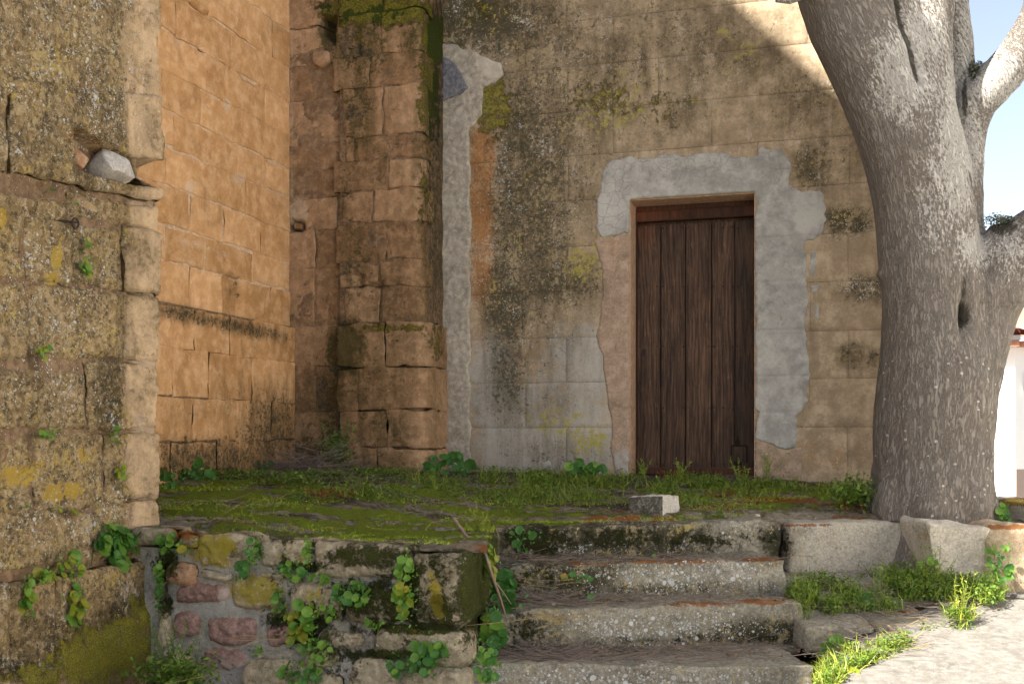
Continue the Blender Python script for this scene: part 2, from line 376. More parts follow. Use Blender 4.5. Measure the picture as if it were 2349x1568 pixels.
# ------------------------------------------------------------------ wall surfaces along a plan path
class Path:
    """a plan polyline (left to right as seen), normals towards the viewer, corners rounded"""
    def __init__(s, pts, r=.04):
        pts = [Vector(p) for p in pts]; out = []
        for i in range(len(pts)):
            if 0 < i < len(pts) - 1:
                a = (pts[i - 1] - pts[i]).normalized(); b = (pts[i + 1] - pts[i]).normalized()
                for k in range(9):
                    q = k / 8; p = (1 - q) ** 2 * (pts[i] + a * r) + 2 * q * (1 - q) * pts[i] + q * q * (pts[i] + b * r)
                    out.append(p)
            else: out.append(pts[i])
        s.p = np.array([(v.x, v.y) for v in out]); d = np.linalg.norm(np.diff(s.p, axis=0), axis=1)
        s.c = np.concatenate([[0], np.cumsum(d)]); s.L = s.c[-1]
        s.ss = np.linspace(0, s.L, 3000); xy = s.xy(s.ss); s.px = CX + FP * xy[:, 0] / xy[:, 1]
        k = np.argmax(s.px)   # the visible, monotone stretch
        s.k = k
    def xy(s, t):
        t = np.atleast_1d(t); x = np.interp(t, s.c, s.p[:, 0]); y = np.interp(t, s.c, s.p[:, 1])
        t0 = t < 0; d = (s.p[1] - s.p[0]) / np.linalg.norm(s.p[1] - s.p[0])
        x = np.where(t0, s.p[0, 0] + d[0] * t, x); y = np.where(t0, s.p[0, 1] + d[1] * t, y)
        return np.stack([x, y], 1)
    def nrm(s, t):
        e = .008; a = s.xy(np.clip(t - e, 0, s.L)); b = s.xy(np.clip(t + e, 0, s.L)); d = b - a
        d /= np.linalg.norm(d, axis=1)[:, None] + 1e-9
        return np.stack([d[:, 1], -d[:, 0]], 1)
    def s_of(s, px):
        return float(np.interp(px, s.px[:s.k + 1], s.ss[:s.k + 1]))
    def z_of(s, sv, py): return (HY - py) / FP * float(s.xy(sv)[0, 1])
    def at(s, px, py, off=0.0):
        sv = s.s_of(px); xy = s.xy(sv)[0] + s.nrm(np.array([sv]))[0] * off
        return Vector((xy[0], xy[1], (HY - py) / FP * xy[1])), Vector((*s.nrm(np.array([sv]))[0], 0))

def stains(V, st=None, st2=None):
    px, py = topx(V); out = {}
    for nm, d in (('stain', st), ('stain2', st2)):
        a = np.zeros((len(V), 4))
        for k, lst in (d or {}).items():
            wd = 1.35 if nm == 'stain' else 1.12
            a[:, 'RGBA'.index(k)] = blobs(px, py, [(b[0], b[1], b[2] * wd, b[3] * wd, *b[4:]) for b in lst])
        out[nm] = a
    return out

DENTS = {}
def dent(wall, px, py):
    r = np.zeros(len(px))
    for poly, depth, soft in DENTS.get(wall, []):
        r += depth * sstep(soft, -soft, polysdf(px, py, poly))
    return r

def block(name, wall, parent, path, Q, mat, st, st2, res=.018, off=0.0, amp=.008, rr=.012, gap=.005, rnd=0.0, bulge=.0, big=.012, wob=.004, skirt=.10, label=None, extra=None):
    """one stone: Q = bl, br, tr, tl corners in (s, z)"""
    Q = np.array(Q, float); W = max(np.linalg.norm(Q[1] - Q[0]), np.linalg.norm(Q[2] - Q[3])); H = max(np.linalg.norm(Q[3] - Q[0]), np.linalg.norm(Q[2] - Q[1]))
    nu = max(4, int(W / res) + 1); nv = max(4, int(H / res) + 1)
    def par(n, L):
        e = min(.3, rr / L); a = np.linspace(e, 1 - e, n); return np.concatenate([[0, e * .3, ], a, [1 - e * .3, 1]])
    A, B = np.meshgrid(par(nu, W), par(nv, H), indexing='ij'); nu, nv = A.shape; a = A.ravel(); b = B.ravel()
    d = np.minimum(np.minimum(a, 1 - a) * W, np.minimum(b, 1 - b) * H)
    ga, gb = gap / W, gap / H
    a2 = ga + a * (1 - 2 * ga); b2 = gb + b * (1 - 2 * gb)
    x, y = a2 * 2 - 1, b2 * 2 - 1
    if rnd:
        x, y = x * np.sqrt(1 - rnd * y * y / 2), y * np.sqrt(1 - rnd * x * x / 2)
        k = 1 + rnd * .08; x *= k; y *= k
    a2, b2 = (x + 1) / 2, (y + 1) / 2
    sd = random.random() * 50
    sz = (Q[0][None] * ((1 - a2) * (1 - b2))[:, None] + Q[1][None] * (a2 * (1 - b2))[:, None] + Q[2][None] * (a2 * b2)[:, None] + Q[3][None] * ((1 - a2) * b2)[:, None])
    w3 = np.stack([sz[:, 0], sz[:, 1], np.zeros(len(a))], 1)
    edge = 1 - np.clip(d / .06, 0, 1)
    sz[:, 0] += edge * fbm(w3, 9, 3, off=sd) * wob * 2; sz[:, 1] += edge * fbm(w3, 9, 3, off=sd + 9) * wob * 2
    xy = path.xy(sz[:, 0]); nn = path.nrm(sz[:, 0]); z = sz[:, 1]
    r = rr * (1 + .8 * fbm(w3, 7, 2, off=sd + 3)); r = np.clip(r, .002, None)
    drop = np.where(d < r, r - np.sqrt(np.clip(r * r - (r - d) ** 2, 0, None)), 0)
    p3 = np.stack([xy[:, 0], xy[:, 1], z], 1)
    o = off - drop + amp * fbm(p3, 11, 4, off=sd) + amp * .5 * fbm(p3, 40, 2) + big * fbm(p3, 2.2, 2, off=sd * .1) * .5
    o += bulge * (1 - x ** 2) * (1 - y ** 2)
    if wall != 'front':
        st_ = p3 * np.array([1, 1, 1.6])
        pk_ = .22 if wall == 'left' else 1.0
        o -= pk_ * .011 * sstep(.30, .50, fbm(st_, 15, 3, off=sd + 5)) + pk_ * .006 * sstep(.35, .5, fbm(p3, 42, 2, off=sd + 2)) + pk_ * .008 * sstep(.25, .5, fbm(p3, 5, 2, off=sd + 8))
    ppx = CX + FP * p3[:, 0] / p3[:, 1]; ppy = HY - FP * z / p3[:, 1]
    o -= dent(wall, ppx, ppy)
    if extra is not None: o += extra(ppx, ppy, p3)
    V = np.stack([xy[:, 0] + nn[:, 0] * o, xy[:, 1] + nn[:, 1] * o, z], 1)
    F = [gridfaces(nu, nv)]
    idx = np.arange(nu * nv).reshape(nu, nv)
    ring = np.concatenate([idx[:, 0], idx[-1, 1:], idx[-2::-1, -1], idx[0, -2:0:-1]])
    sk = V[ring].copy(); sk[:, :2] -= nn[ring] * skirt
    base = len(V); n = len(ring); i = np.arange(n); j = (i + 1) % n
    F.append(np.stack([ring[j], ring[i], base + i, base + j], 1)[:, ::-1])
    V = np.concatenate([V, sk])
    at = stains(V, st, st2)
    o_ = mk(name, V, F, mat, parent, at)
    if label: o_['label'] = label
    return o_

def mortar(wall, parent, path, s0, s1, z0, z1, mat, st, st2, off=-.014, amp=.012, res=.035, name='mortar'):
    nu = int((s1 - s0) / res) + 2; nv = int((z1 - z0) / res) + 2
    A, B = np.meshgrid(np.linspace(s0, s1, nu), np.linspace(z0, z1, nv), indexing='ij'); s = A.ravel(); z = B.ravel()
    xy = path.xy(s); nn = path.nrm(s); p3 = np.stack([xy[:, 0], xy[:, 1], z], 1)
    o = off + amp * fbm(p3, 5, 3, off=3)
    px, py = CX + FP * p3[:, 0] / p3[:, 1], HY - FP * z / p3[:, 1]
    o -= dent(wall, px, py) * 1.25
    V = np.stack([xy[:, 0] + nn[:, 0] * o, xy[:, 1] + nn[:, 1] * o, z], 1)
    ob = mk(name, V, gridfaces(nu, nv), mat, parent, stains(V, st, st2)); return ob

def prism(name, pts, z0, z1, mat, parent):
    n = len(pts); V = [(p[0], p[1], z0) for p in pts] + [(p[0], p[1], z1) for p in pts]
    me = bpy.data.meshes.new(name); org = ORG[parent.name] if parent else Vector((0, 0, 0))
    me.from_pydata([Vector(v) - org for v in V], [], [[i, (i + 1) % n, n + (i + 1) % n, n + i] for i in range(n)] + [list(range(n))[::-1], list(range(n, 2 * n))])
    bm = bmesh.new(); bm.from_mesh(me); bmesh.ops.recalc_face_normals(bm, faces=bm.faces); bm.to_mesh(me); bm.free()
    me.materials.append(mat); o = bpy.data.objects.new(name, me); C.objects.link(o)
    if parent: o.parent = parent; ORG[o.name] = org
    return o

u = Vector((.956, -.292)); wv = Vector((.292, .956))      # along the church front / into the depth
J = Vector((-.536, 8.556))                                # pillar flank meets the plastered front
PC = Vector((-.536 - .292 * .445, 8.556 - .956 * .445))   # pillar corner
LC = PC - u * 1.02                                        # inner corner of the recess
# ---- stains and a little painted shade, in photo pixels, looked up from where each vertex stands
ST_L = {'R': [(480, 1060, 200, 50, .8), (620, 1000, 80, 100, .75), (430, 950, 60, 40, .4), (420, 722, 90, 16, .8, 12), (560, 752, 110, 16, .75, 12), (535, 670, 14, 40, .6), (390, 560, 30, 30, .2), (470, 480, 60, 40, .3), (560, 930, 120, 60, .45)],
        'G': [(470, 1085, 160, 18, .55), (600, 980, 70, 40, .25)]}
ST_L2 = {'R': [(440, 560, 60, 12, .6, 18), (520, 585, 60, 10, .5, 20), (548, 410, 16, 14, .8), (404, 95, 8, 16, .7), (522, 245, 10, 18, .8), (655, 600, 8, 300, .5), (625, 655, 40, 8, .55, 20), (600, 650, 8, 40, .5), (430, 600, 40, 8, .6, 15), (436, 430, 12, 18, .8)]}
ST_SHADE_P = {'R': [(755, 75, 22, 34, 1.1), (680, 520, 14, 10, .9), (830, 90, 70, 90, .8), (840, 550, 90, 450, .38), (870, 250, 90, 330, .42), (1000, 400, 45, 420, .72), (860, 820, 120, 260, .5), (700, 950, 60, 120, .5), (830, 60, 60, 80, .7), (820, 240, 40, 120, .75), (800, 420, 30, 120, .55), (810, 600, 45, 110, .65), (795, 800, 40, 60, 1.1), (760, 920, 40, 120, .75), (830, 880, 60, 80, .6), (850, 980, 100, 60, .65), (870, 1060, 120, 40, .55), (975, 300, 30, 250, .6), (960, 650, 25, 150, .4), (800, 960, 90, 100, .55),  # first two blobs paint shade into the wall holes; the rest is staining
             (970, 80, 60, 60, .8), (900, 20, 120, 30, .9), (700, 1040, 60, 60, .7)],
        'G': [(860, 25, 130, 36, .75), (900, 752, 120, 9, .62), (985, 200, 30, 140, .62), (1000, 90, 30, 50, .85), (975, 450, 25, 100, .5), (960, 30, 60, 25, .5), (815, 120, 20, 70, .45), (1000, 790, 20, 40, .55), (930, 780, 60, 25, .35), (820, 30, 80, 18, .4)],
        'B': [(1005, 420, 8, 400, .4)]}
ST_P2 = {'R': [(683, 490, 22, 40, 1.0), (900, 70, 8, 45, .45), (668, 300, 8, 400, .55), (738, 140, 22, 14, .6), (870, 190, 25, 12, .45), (700, 700, 40, 200, .2)]}
ST_D = {'R': [(1230, 420, 90, 330, .78), (1330, 200, 120, 200, .6), (1250, 260, 190, 300, .60), (1500, 60, 300, 90, .5), (1150, 60, 160, 80, .8), (1210, 560, 120, 200, .55), (1090, 40, 150, 70, 1.0), (1040, 90, 40, 60, .9), (1250, 90, 170, 90, .62), (1200, 300, 70, 140, .82), (1300, 260, 110, 130, .66), (1180, 470, 60, 150, .8), (1280, 440, 90, 110, .62),
             (1160, 690, 45, 110, .95), (1270, 640, 110, 60, .82), (1300, 760, 90, 80, .45), (1165, 850, 42, 120, .75), (1240, 930, 120, 80, .45), (1280, 1040, 130, 40, .55), (1450, 130, 160, 120, .55), (1600, 110, 120, 90, .55),
             (1520, 250, 150, 70, .5), (1720, 150, 90, 60, .5), (1850, 230, 80, 70, .55), (1860, 380, 40, 50, .75), (1780, 280, 80, 60, .45), (1940, 330, 60, 90, .5), (1940, 505, 50, 30, .95), (1985, 665, 50, 28, .8), (1955, 815, 36, 24, .7), (2005, 820, 20, 24, .7), (1250, 560, 100, 60, .5), (1420, 620, 40, 60, .3)],
        'G': [(1130, 240, 45, 70, .7), (1390, 230, 90, 50, .5), (1500, 240, 120, 60, .42), (1280, 620, 100, 30, .35), (1150, 560, 25, 60, .4), (1100, 30, 100, 40, .45)],
        'B': [(1107, 350, 26, 60, .85), (1106, 480, 26, 110, .8), (1108, 620, 26, 90, .66), (1105, 760, 26, 80, .45), (1125, 215, 18, 30, .5), (1880, 1040, 110, 40, .42), (1400, 600, 30, 90, .3), (1660, 75, 60, 40, .25)],
        'A': [(1200, 650, 200, 250, .5), (1250, 280, 200, 150, .35), (1900, 1040, 120, 50, .35), (1975, 660, 50, 28, .9), (1945, 505, 50, 30, .6)]}
ST_D2 = {'G': [(1450, 220, 220, 100, .40), (1280, 500, 120, 200, .32), (1410, 250, 140, 80, .5), (1340, 600, 70, 60, .55), (1350, 1010, 60, 50, .62), (1270, 960, 100, 60, .5), (1150, 520, 40, 200, .3), (1700, 130, 80, 60, .45), (1590, 230, 20, 15, .6), (1660, 75, 20, 8, .9)],
         'R': [(1250, 1000, 170, 140, .95), (1330, 840, 100, 120, .8), (1130, 900, 70, 180, .8), (1850, 720, 40, 30, .5), (1920, 900, 60, 60, .2)]}
ST_N = {'R': [(150, 300, 260, 500, .42), (150, 800, 260, 500, .36), (230, 250, 110, 60, .5), (100, 330, 80, 60, .45), (250, 560, 60, 80, .4), (250, 900, 40, 80, .75), (60, 950, 90, 40, .4), (140, 180, 80, 60, .4), (100, 760, 120, 60, .4), (120, 1480, 90, 60, .7), (290, 1395, 90, 22, .8, -22), (180, 1440, 60, 20, .7, -20), (10, 1530, 60, 30, .9), (250, 60, 60, 80, .4), (60, 60, 90, 60, .35)],
        'A': [(150, 120, 160, 170, .8), (250, 260, 60, 90, .9), (120, 300, 120, 60, .7), (120, 650, 140, 200, .8), (100, 880, 130, 80, .9), (100, 1050, 130, 120, .7), (150, 1200, 140, 60, .9), (60, 480, 100, 60, .6), (260, 1170, 40, 60, 1.1), (280, 1320, 80, 30, .5)],
        'B': [(60, 400, 60, 20, .4, 30), (230, 1000, 60, 60, .3), (205, 340, 40, 26, .6), (190, 310, 40, 20, .5)],
        'G': [(240, 1500, 130, 70, .75, -25), (330, 1400, 50, 50, .6), (120, 1550, 130, 30, .6), (80, 440, 80, 16, .35, 30)]}
ST_N2 = {'B': [(150, 400, 260, 600, .12)], 'R': [(335, 200, 42, 230, 1.2), (300, 100, 30, 100, .7), (345, 500, 45, 90, 1.1), (332, 620, 45, 70, 1.1), (335, 760, 48, 80, 1.2), (335, 900, 48, 80, 1.2), (335, 1060, 48, 80, 1.2), (335, 1190, 45, 60, 1.0), (240, 915, 16, 14, 1.0), (60, 110, 12, 60, .5), (210, 240, 30, 16, .4), (155, 905, 30, 14, .6), (200, 470, 26, 8, 1.0, 30), (175, 345, 20, 40, .4)],
         'G': [(150, 500, 240, 700, .26), (130, 590, 16, 30, .85), (120, 640, 22, 20, .75), (60, 405, 30, 8, .8, 25), (5, 500, 10, 25, 1), (40, 1090, 50, 30, .8), (120, 1130, 30, 26, .8), (165, 1125, 24, 24, .85), (200, 1045, 24, 24, .7), (100, 1060, 60, 30, .45), (110, 780, 30, 30, .45), (215, 80, 50, 50, .35), (270, 560, 30, 30, .35), (60, 860, 40, 40, .4), (150, 300, 60, 60, .3)]}
DENTS['left'] = [([(514, 630), (555, 640), (553, 725), (516, 718)], .05, 6), ([(440, 8), (485, 38), (482, 48), (440, 20)], .022, 5), ([(548, 78), (606, 122), (600, 132), (560, 98)], .020, 5), ([(555, 170), (598, 196), (596, 204), (558, 182)], .022, 4), ([(458, 102), (474, 110), (470, 118), (460, 112)], .03, 4), ([(476, 232), (490, 238), (486, 246), (477, 242)], .03, 4), ([(360, 500), (366, 470), (372, 474), (364, 510)], .015, 3), ([(610, 368), (640, 374), (636, 380), (612, 376)], .018, 4), ([(400, 85), (412, 78), (414, 100), (404, 108)], .012, 4)]
DENTS['pillar'] = [([(737, 38), (772, 44), (768, 100), (735, 72)], .22, 6), ([(664, 505), (695, 510), (695, 530), (664, 528)], .10, 5), ([(850, 650), (880, 648), (880, 664), (852, 664)], .05, 5), ([(815, 620), (838, 635), (835, 660), (820, 662)], .04, 6)]
DENTS['near'] = [([(163, 290), (212, 318), (255, 345), (300, 366), (400, 375), (400, 430), (345, 425), (300, 420), (240, 405), (176, 386)], .17, 7), ([(90, 238), (235, 235), (236, 300), (206, 300)], .0, 6)]

M['strip'] = stone('pale rough render', (.33, .285, .225), (.27, .235, .185), (.39, .345, .28), 5, .006, .003, .05, pale=(.46, .41, .34))
M['whitestone'] = stone('white broken stone', (.72, .67, .60), (.58, .52, .44), (.76, .72, .66), 16, .01, .007, .0, lich=.10,  dark=(.07, .07, .055), ochre=(.55, .33, .17))
# ---- left wall of the recess
WL = thing('sandstone_side_wall', (LC.x, LC.y, -.3), 'orange sandstone ashlar wall of the recess running back to the inner corner', 'wall')
pl = Path([LC - wv * 2.9, LC])
ROWS_L = [-160, -75, -5, 75, 158, 236, 312, 388, 453, 528, 604, 669, 752, 832, 925, 1010, 1110]
JX = [[430, 560], [380, 530], [345, 530], [400, 480, 625], [405, 530], [475, 518, 608], [372, 460, 560], [400, 545, 612], [380, 470, 565], [435, 514, 598], [380, 470, 580], [435, 514, 620], [433, 514, 600], [382, 465, 565], [427, 530, 610], [378, 483, 592]]
def zc(py): return (HY - py) / FP * LC.y
for k in range(len(ROWS_L) - 1):
    z1, z0 = zc(ROWS_L[k]), zc(ROWS_L[k + 1])
    ss = [0.0] + sorted(set(max(.02, pl.s_of(x)) for x in JX[k] if x > 352)) + [pl.L]
    if ss[1] > 1.3: ss.insert(1, ss[1] - .55); ss.insert(1, ss[1] - .5)
    for a, b in zip(ss[:-1], ss[1:]):
        if b - a < .05: continue
        j = lambda m=.008: random.uniform(-m, m)
        hid = b < 1.0
        block('stone', 'left', WL, pl, [(a, z0 + j()), (b, z0 + j()), (b + j(), z1 + j()), (a + j(), z1 + j())], M['orange'], ST_L, ST_L2,
              res=.06 if hid else .018, off=j(.0015) + (.045 if ROWS_L[k] >= 752 else 0), amp=.0045, big=.004, rr=.005, gap=random.choice([.0012, .002, .003, .004]) + (.0035 if 500 < ROWS_L[k] < 700 else 0), wob=.009)
mortar('left', WL, pl, 0, pl.L, zc(752), 4.4, M['mortar'], ST_L, ST_L2, off=-.0065, amp=.004)
mortar('left', WL, pl, 0, pl.L, -.6, zc(750), M['mortar_dark'], ST_L, ST_L2, off=.032, amp=.006)
# ---- pillar and the wall strip beside it
WP = thing('sandstone_pillar_wall', (PC.x, PC.y, -.3), 'brown mossy sandstone wall with a buttress corner between the orange wall and the grey plaster', 'wall')
pp = Path([LC - u * .05, PC, J + wv * .12], .035)
def zz(px, py): sv = pp.s_of(px); return pp.z_of(sv, py)
strip = [-120, -30, 64, 152, 231, 336, 391, 458, 531, 617, 750, 840, 943, 1030, 1110]
sa, sb = 0.0, pp.s_of(783)
for k in range(len(strip) - 1):
    z1, z0 = (HY - strip[k]) / FP * 8.38, (HY - strip[k + 1]) / FP * 8.38
    wob = random.uniform(-.035, .035); cut = [sa, sb + wob]
    if k in (8, 9, 11): cut.insert(1, sb * .55)
    for a, b in zip(cut[:-1], cut[1:]):
        block('stone', 'pillar', WP, pp, [(a, z0), (b, z0 + .01), (b, z1 + .01), (a, z1)], M['pillar'], ST_SHADE_P, ST_P2, off=random.uniform(-.005, .005), amp=.009, rr=.006, gap=.003, wob=.011, big=.006)
prow = [-140, -50, 41, 137, 211, 319, 375, 443, 516, 603, 662, 742, 846, 941, 1027, 1110]
pj = [[870], [880], [882], [850], [880], [820], [895], [857], [888], [875], [875], [895], [832], [897], [880]]
s0, sc_, s1 = pp.s_of(783), pp.s_of(958), pp.L
for k in range(len(prow) - 1):
    z1, z0 = (HY - prow[k]) / FP * 8.30, (HY - prow[k + 1]) / FP * 8.30
    o = .035 if k < 11 else .085
    start = s0 + random.uniform(-.05, .05)
    wrapc = pp.s_of(958) + (.20 if k % 2 else .10)
    cut = [start, pp.s_of(pj[k][0]) + random.uniform(-.01, .01), wrapc, s1]
    for n_, (a, b) in enumerate(zip(cut[:-1], cut[1:])):
        j = lambda m=.007: random.uniform(-m, m)
        block('stone', 'pillar', WP, pp, [(a, z0 + j()), (b, z0 + j()), (b, z1 + j()), (a, z1 + j())], M['pillar'], ST_SHADE_P, ST_P2, off=o + j(.005) - (.02 if n_ == 2 else 0), amp=.011, rr=.008, gap=random.choice([.002, .0035, .005]), wob=.013, big=.008)
mortar('pillar', WP, pp, 0, s0, -.6, 4.4, M['mortar_dark'], ST_SHADE_P, ST_P2, off=-.006)
mortar('pillar', WP, pp, s0, pp.L, -.6, 4.4, M['mortar_dark'], ST_SHADE_P, ST_P2, off=.024, name='mortar')

# ---- plastered church front with the door
WD = thing('plastered_front_wall', (1.0, 8.0, -.3), 'weathered beige and grey plastered wall scored into blocks around the wooden door', 'wall')
pd_ = Path([J - u * .12, J + u * 4.0]); END = pd_.s_of(2108)
class Fr:      # the straight plane of the front, pushed back by off
    def __init__(s, off): s.o = J - u * .12 + wv * off
    def s_of(s, px):
        k = (px - CX) / FP; return (k * s.o.y - s.o.x) / (u.x - k * u.y)
    def z_of(s, px, py): sv = s.s_of(px); return (HY - py) / FP * (s.o.y + u.y * sv)
f0 = Fr(0); f1 = Fr(.25)
DL, DR = f0.s_of(1443), f0.s_of(1732); DT = f0.z_of(1590, 449); DB = -.42
zl = [f0.z_of(1085, y) for y in (-340, -233, -128, -25, 75, 175, 275, 375, 475, 577, 677, 780, 880, 981, 1120)]
odd = [1095 - 100, 1300, 1510, 1738, 1945, 2200]; even = [1000, 1200, 1410, 1635, 1855, 2060, 2200]
for k in range(len(zl) - 1):
    z1, z0 = zl[k], zl[k + 1]
    xs = odd if k % 2 == 1 else even
    ss = [0] + [min(END, f0.s_of(x + random.uniform(-6, 6))) for x in xs[1:]]
    for a, b in zip(ss[:-1], ss[1:]):
        if b - a < .02: continue
        rects = [(a, b, z0, z1)]
        if z0 < DT and b > DL and a < DR:
            rects = []
            if a < DL: rects.append((a, DL, z0, z1))
            if b > DR: rects.append((DR, b, z0, z1))
            if z1 > DT: rects.append((max(a, DL), min(b, DR), DT, z1))
        for (p, q, r0, r1) in rects:
            if q - p < .01: continue
            block('plaster_panel', 'front', WD, pd_, [(p, r0), (q, r0), (q, r1), (p, r1)], M['plaster'], ST_D, ST_D2, res=.035, off=random.uniform(-.0006, .0006), amp=.0025, rr=.0010, gap=.0007, big=.008, wob=.0008, skirt=.02 if p != DR and q != DL else .3)
# body of the wall behind the plaster
def wpt(s, off): q = J - u * .12 + u * s + wv * off; return (q.x, q.y)
prism('wall_core', [wpt(-.3, .005), wpt(DL, .005), wpt(DL, .26), wpt(DL, .9), wpt(-.3, .9)], -.9, DT, M['mortar_dark'], WD)
prism('wall_core', [wpt(DR, .005), wpt(END, .005), wpt(END, .9), wpt(DR, .9)], -.9, DT, M['mortar_dark'], WD)
prism('wall_core', [wpt(-.3, .005), wpt(END, .005), wpt(END, .9), wpt(-.3, .9)], DT, 4.3, M['mortar_dark'], WD)

def patch(name, parent, poly, mat, res=.009, off=.010, amp=.004, wobble=7, grooves=(), st=None, st2=None, label=None):
    """a broken sheet of render, outline given on the front"""
    poly = np.array(poly, float); s_ = [f0.s_of(p[0]) for p in poly]; z_ = [f0.z_of(p[0], p[1]) for p in poly]
    a = np.arange(min(s_) - .02, max(s_) + .02, res); b = np.arange(min(z_) - .02, max(z_) + .02, res)
    A, B = np.meshgrid(a, b, indexing='ij'); s = A.ravel(); z = B.ravel()
    xy = pd_.xy(s); px, py = CX + FP * xy[:, 0] / xy[:, 1], HY - FP * z / xy[:, 1]
    p3 = np.stack([xy[:, 0], xy[:, 1], z], 1)
    sdf = polysdf(px, py, poly) + wobble * (fbm(p3, 14, 4) * 1.7 + fbm(p3, 50, 3) * .7)
    ins = (sdf < 0) & ~((s > DL + .002) & (s < DR - .002) & (z < DT - .002))
    I = ins.reshape(A.shape); cell = I[:-1, :-1] & I[1:, :-1] & I[1:, 1:] & I[:-1, 1:]
    nv = len(b); i, j = np.nonzero(cell); v0 = i * nv + j
    F = np.stack([v0, v0 + nv, v0 + nv + 1, v0 + 1], 1)
    use = np.unique(F); mp = -np.ones(len(s), int); mp[use] = np.arange(len(use)); F = mp[F]
    s = s[use]; z = z[use]; p3 = p3[use]; px = px[use]; py = py[use]; sdf = sdf[use]
    # boundary edges
    E = np.concatenate([F[:, [0, 1]], F[:, [1, 2]], F[:, [2, 3]], F[:, [3, 0]]]); key = np.sort(E, 1); kk = key[:, 0] * len(s) + key[:, 1]
    un, first, cnt = np.unique(kk, return_index=True, return_counts=True); be = E[first[cnt == 1]]
    bv = np.unique(be)
    for _ in range(4):     # smooth the stepped outline
        acc = np.zeros((len(s), 2)); c = np.zeros(len(s)); pts = np.stack([s, z], 1)
        for x, y in ((0, 1), (1, 0)): np.add.at(acc, be[:, x], pts[be[:, y]]); np.add.at(c, be[:, x], 1)
        m = c > 0; s = np.where(m, .5 * s + .5 * acc[:, 0] / np.maximum(c, 1), s); z = np.where(m, .5 * z + .5 * acc[:, 1] / np.maximum(c, 1), z)
    isb = np.zeros(len(s), bool); isb[bv] = True
    o = off + amp * fbm(p3, 6, 4, off=5) + amp * .4 * fbm(p3, 30, 2); o = np.where(isb, o * .45, o)
    for gz, g0, g1 in grooves:
        m = (s > g0) & (s < g1); o = np.where(m, o - .006 * np.exp(-((z - gz - .004 * fbm(p3, 4, 2)) / .006) ** 2), o)
    xy = pd_.xy(s); n = np.array([-wv.x, -wv.y])
    V = np.stack([xy[:, 0] + n[0] * o, xy[:, 1] + n[1] * o, z], 1)
    Vb = V[bv].copy(); Vb[:, 0] -= n[0] * (off + .012); Vb[:, 1] -= n[1] * (off + .012)
    m2 = -np.ones(len(s), int); m2[bv] = np.arange(len(bv)) + len(V)
    F2 = np.stack([be[:, 1], be[:, 0], m2[be[:, 0]], m2[be[:, 1]]], 1)
    V = np.concatenate([V, Vb])
    ob = mk(name, V, [F, F2], mat, parent, stains(V, st, st2))
    if label: ob['label'] = label
    return ob
CST = {'R': [(1580, 400, 120, 30, .25), (1740, 350, 80, 20, .3), (1040, 180, 26, 40, .25), (1480, 400, 30, 30, .2)], 'B': [(1420, 530, 30, 15, .3)]}
CST2 = {'A': [(1400, 440, 50, 110, 1), (1560, 375, 200, 22, .9), (1800, 400, 60, 40, .7), (1060, 140, 60, 50, .5)], 'R': [(1400, 480, 40, 80, .8), (1560, 372, 140, 16, .7), (1850, 480, 40, 60, .9), (1790, 700, 50, 250, .55), (1040, 600, 30, 500, .4), (1130, 150, 30, 30, 1)]}
gz = [(f0.z_of(1790, y), f0.s_of(1734), f0.s_of(1860)) for y in (543, 645, 757, 862, 945)]
patch('cement_patch', WD, [(1446, 538), (1380, 546), (1362, 520), (1366, 470), (1378, 400), (1395, 372), (1440, 364), (1560, 356), (1640, 350), (1690, 360), (1736, 352), (1745, 336), (1790, 340), (1812, 365), (1815, 420), (1840, 440), (1885, 435), (1894, 470), (1888, 538), (1850, 556), (1846, 640), (1856, 700), (1848, 760), (1858, 860), (1855, 920), (1830, 960), (1825, 1020), (1800, 1036), (1770, 1016), (1732, 1010), (1731, 458), (1446, 458)],
      M['cement'], amp=.002, grooves=gz, st=CST, st2=CST2, label='grey cracked cement render around the top and right of the door')
patch('cement_patch', WD, [(1016, 100), (1060, 108), (1150, 145), (1158, 176), (1112, 205), (1108, 262), (1080, 300), (1081, 600), (1078, 900), (1082, 1110), (1000, 1110), (1000, 100)],
      M['strip'], off=.018, amp=.017, wobble=4, st=CST, st2=CST2, label='pale rough strip of render beside the pillar')
patch('lime_patch', WD, [(1446, 530), (1362, 552), (1370, 590), (1384, 640), (1376, 720), (1368, 770), (1384, 830), (1390, 900), (1402, 980), (1398, 1040), (1420, 1110), (1446, 1110)],
      M['cement_pink'], off=.005, amp=.003, wobble=5, st={'B': [(1400, 570, 30, 40, .35)]}, st2={'R': [(1430, 1060, 30, 40, .8)]}, label='pinkish lime render left of the door')
patch('lime_patch', WD, [(1731, 1000), (1760, 1012), (1800, 1038), (1836, 1026), (1842, 1060), (1832, 1125), (1731, 1125)], M['cement_pink'], off=.006, amp=.004, wobble=4, st={'B': [(1780, 1060, 60, 30, .3)]})
for pl_ in ([(1858, 575), (1872, 570), (1876, 610), (1866, 640), (1856, 632)], [(1858, 655), (1880, 652), (1878, 668), (1862, 676)], [(1868, 690), (1882, 700), (1880, 745), (1866, 730)], [(1236, 1060), (1262, 1052), (1266, 1082), (1246, 1090)]):
    patch('cement_patch', WD, pl_, M['cement'], amp=.002, off=.006, wobble=3)
patch('dark_stone_inlay', WD, [(1014, 128), (1045, 140), (1066, 175), (1080, 205), (1060, 222), (1014, 236)], M['slate'], off=.034, amp=.008, wobble=3)
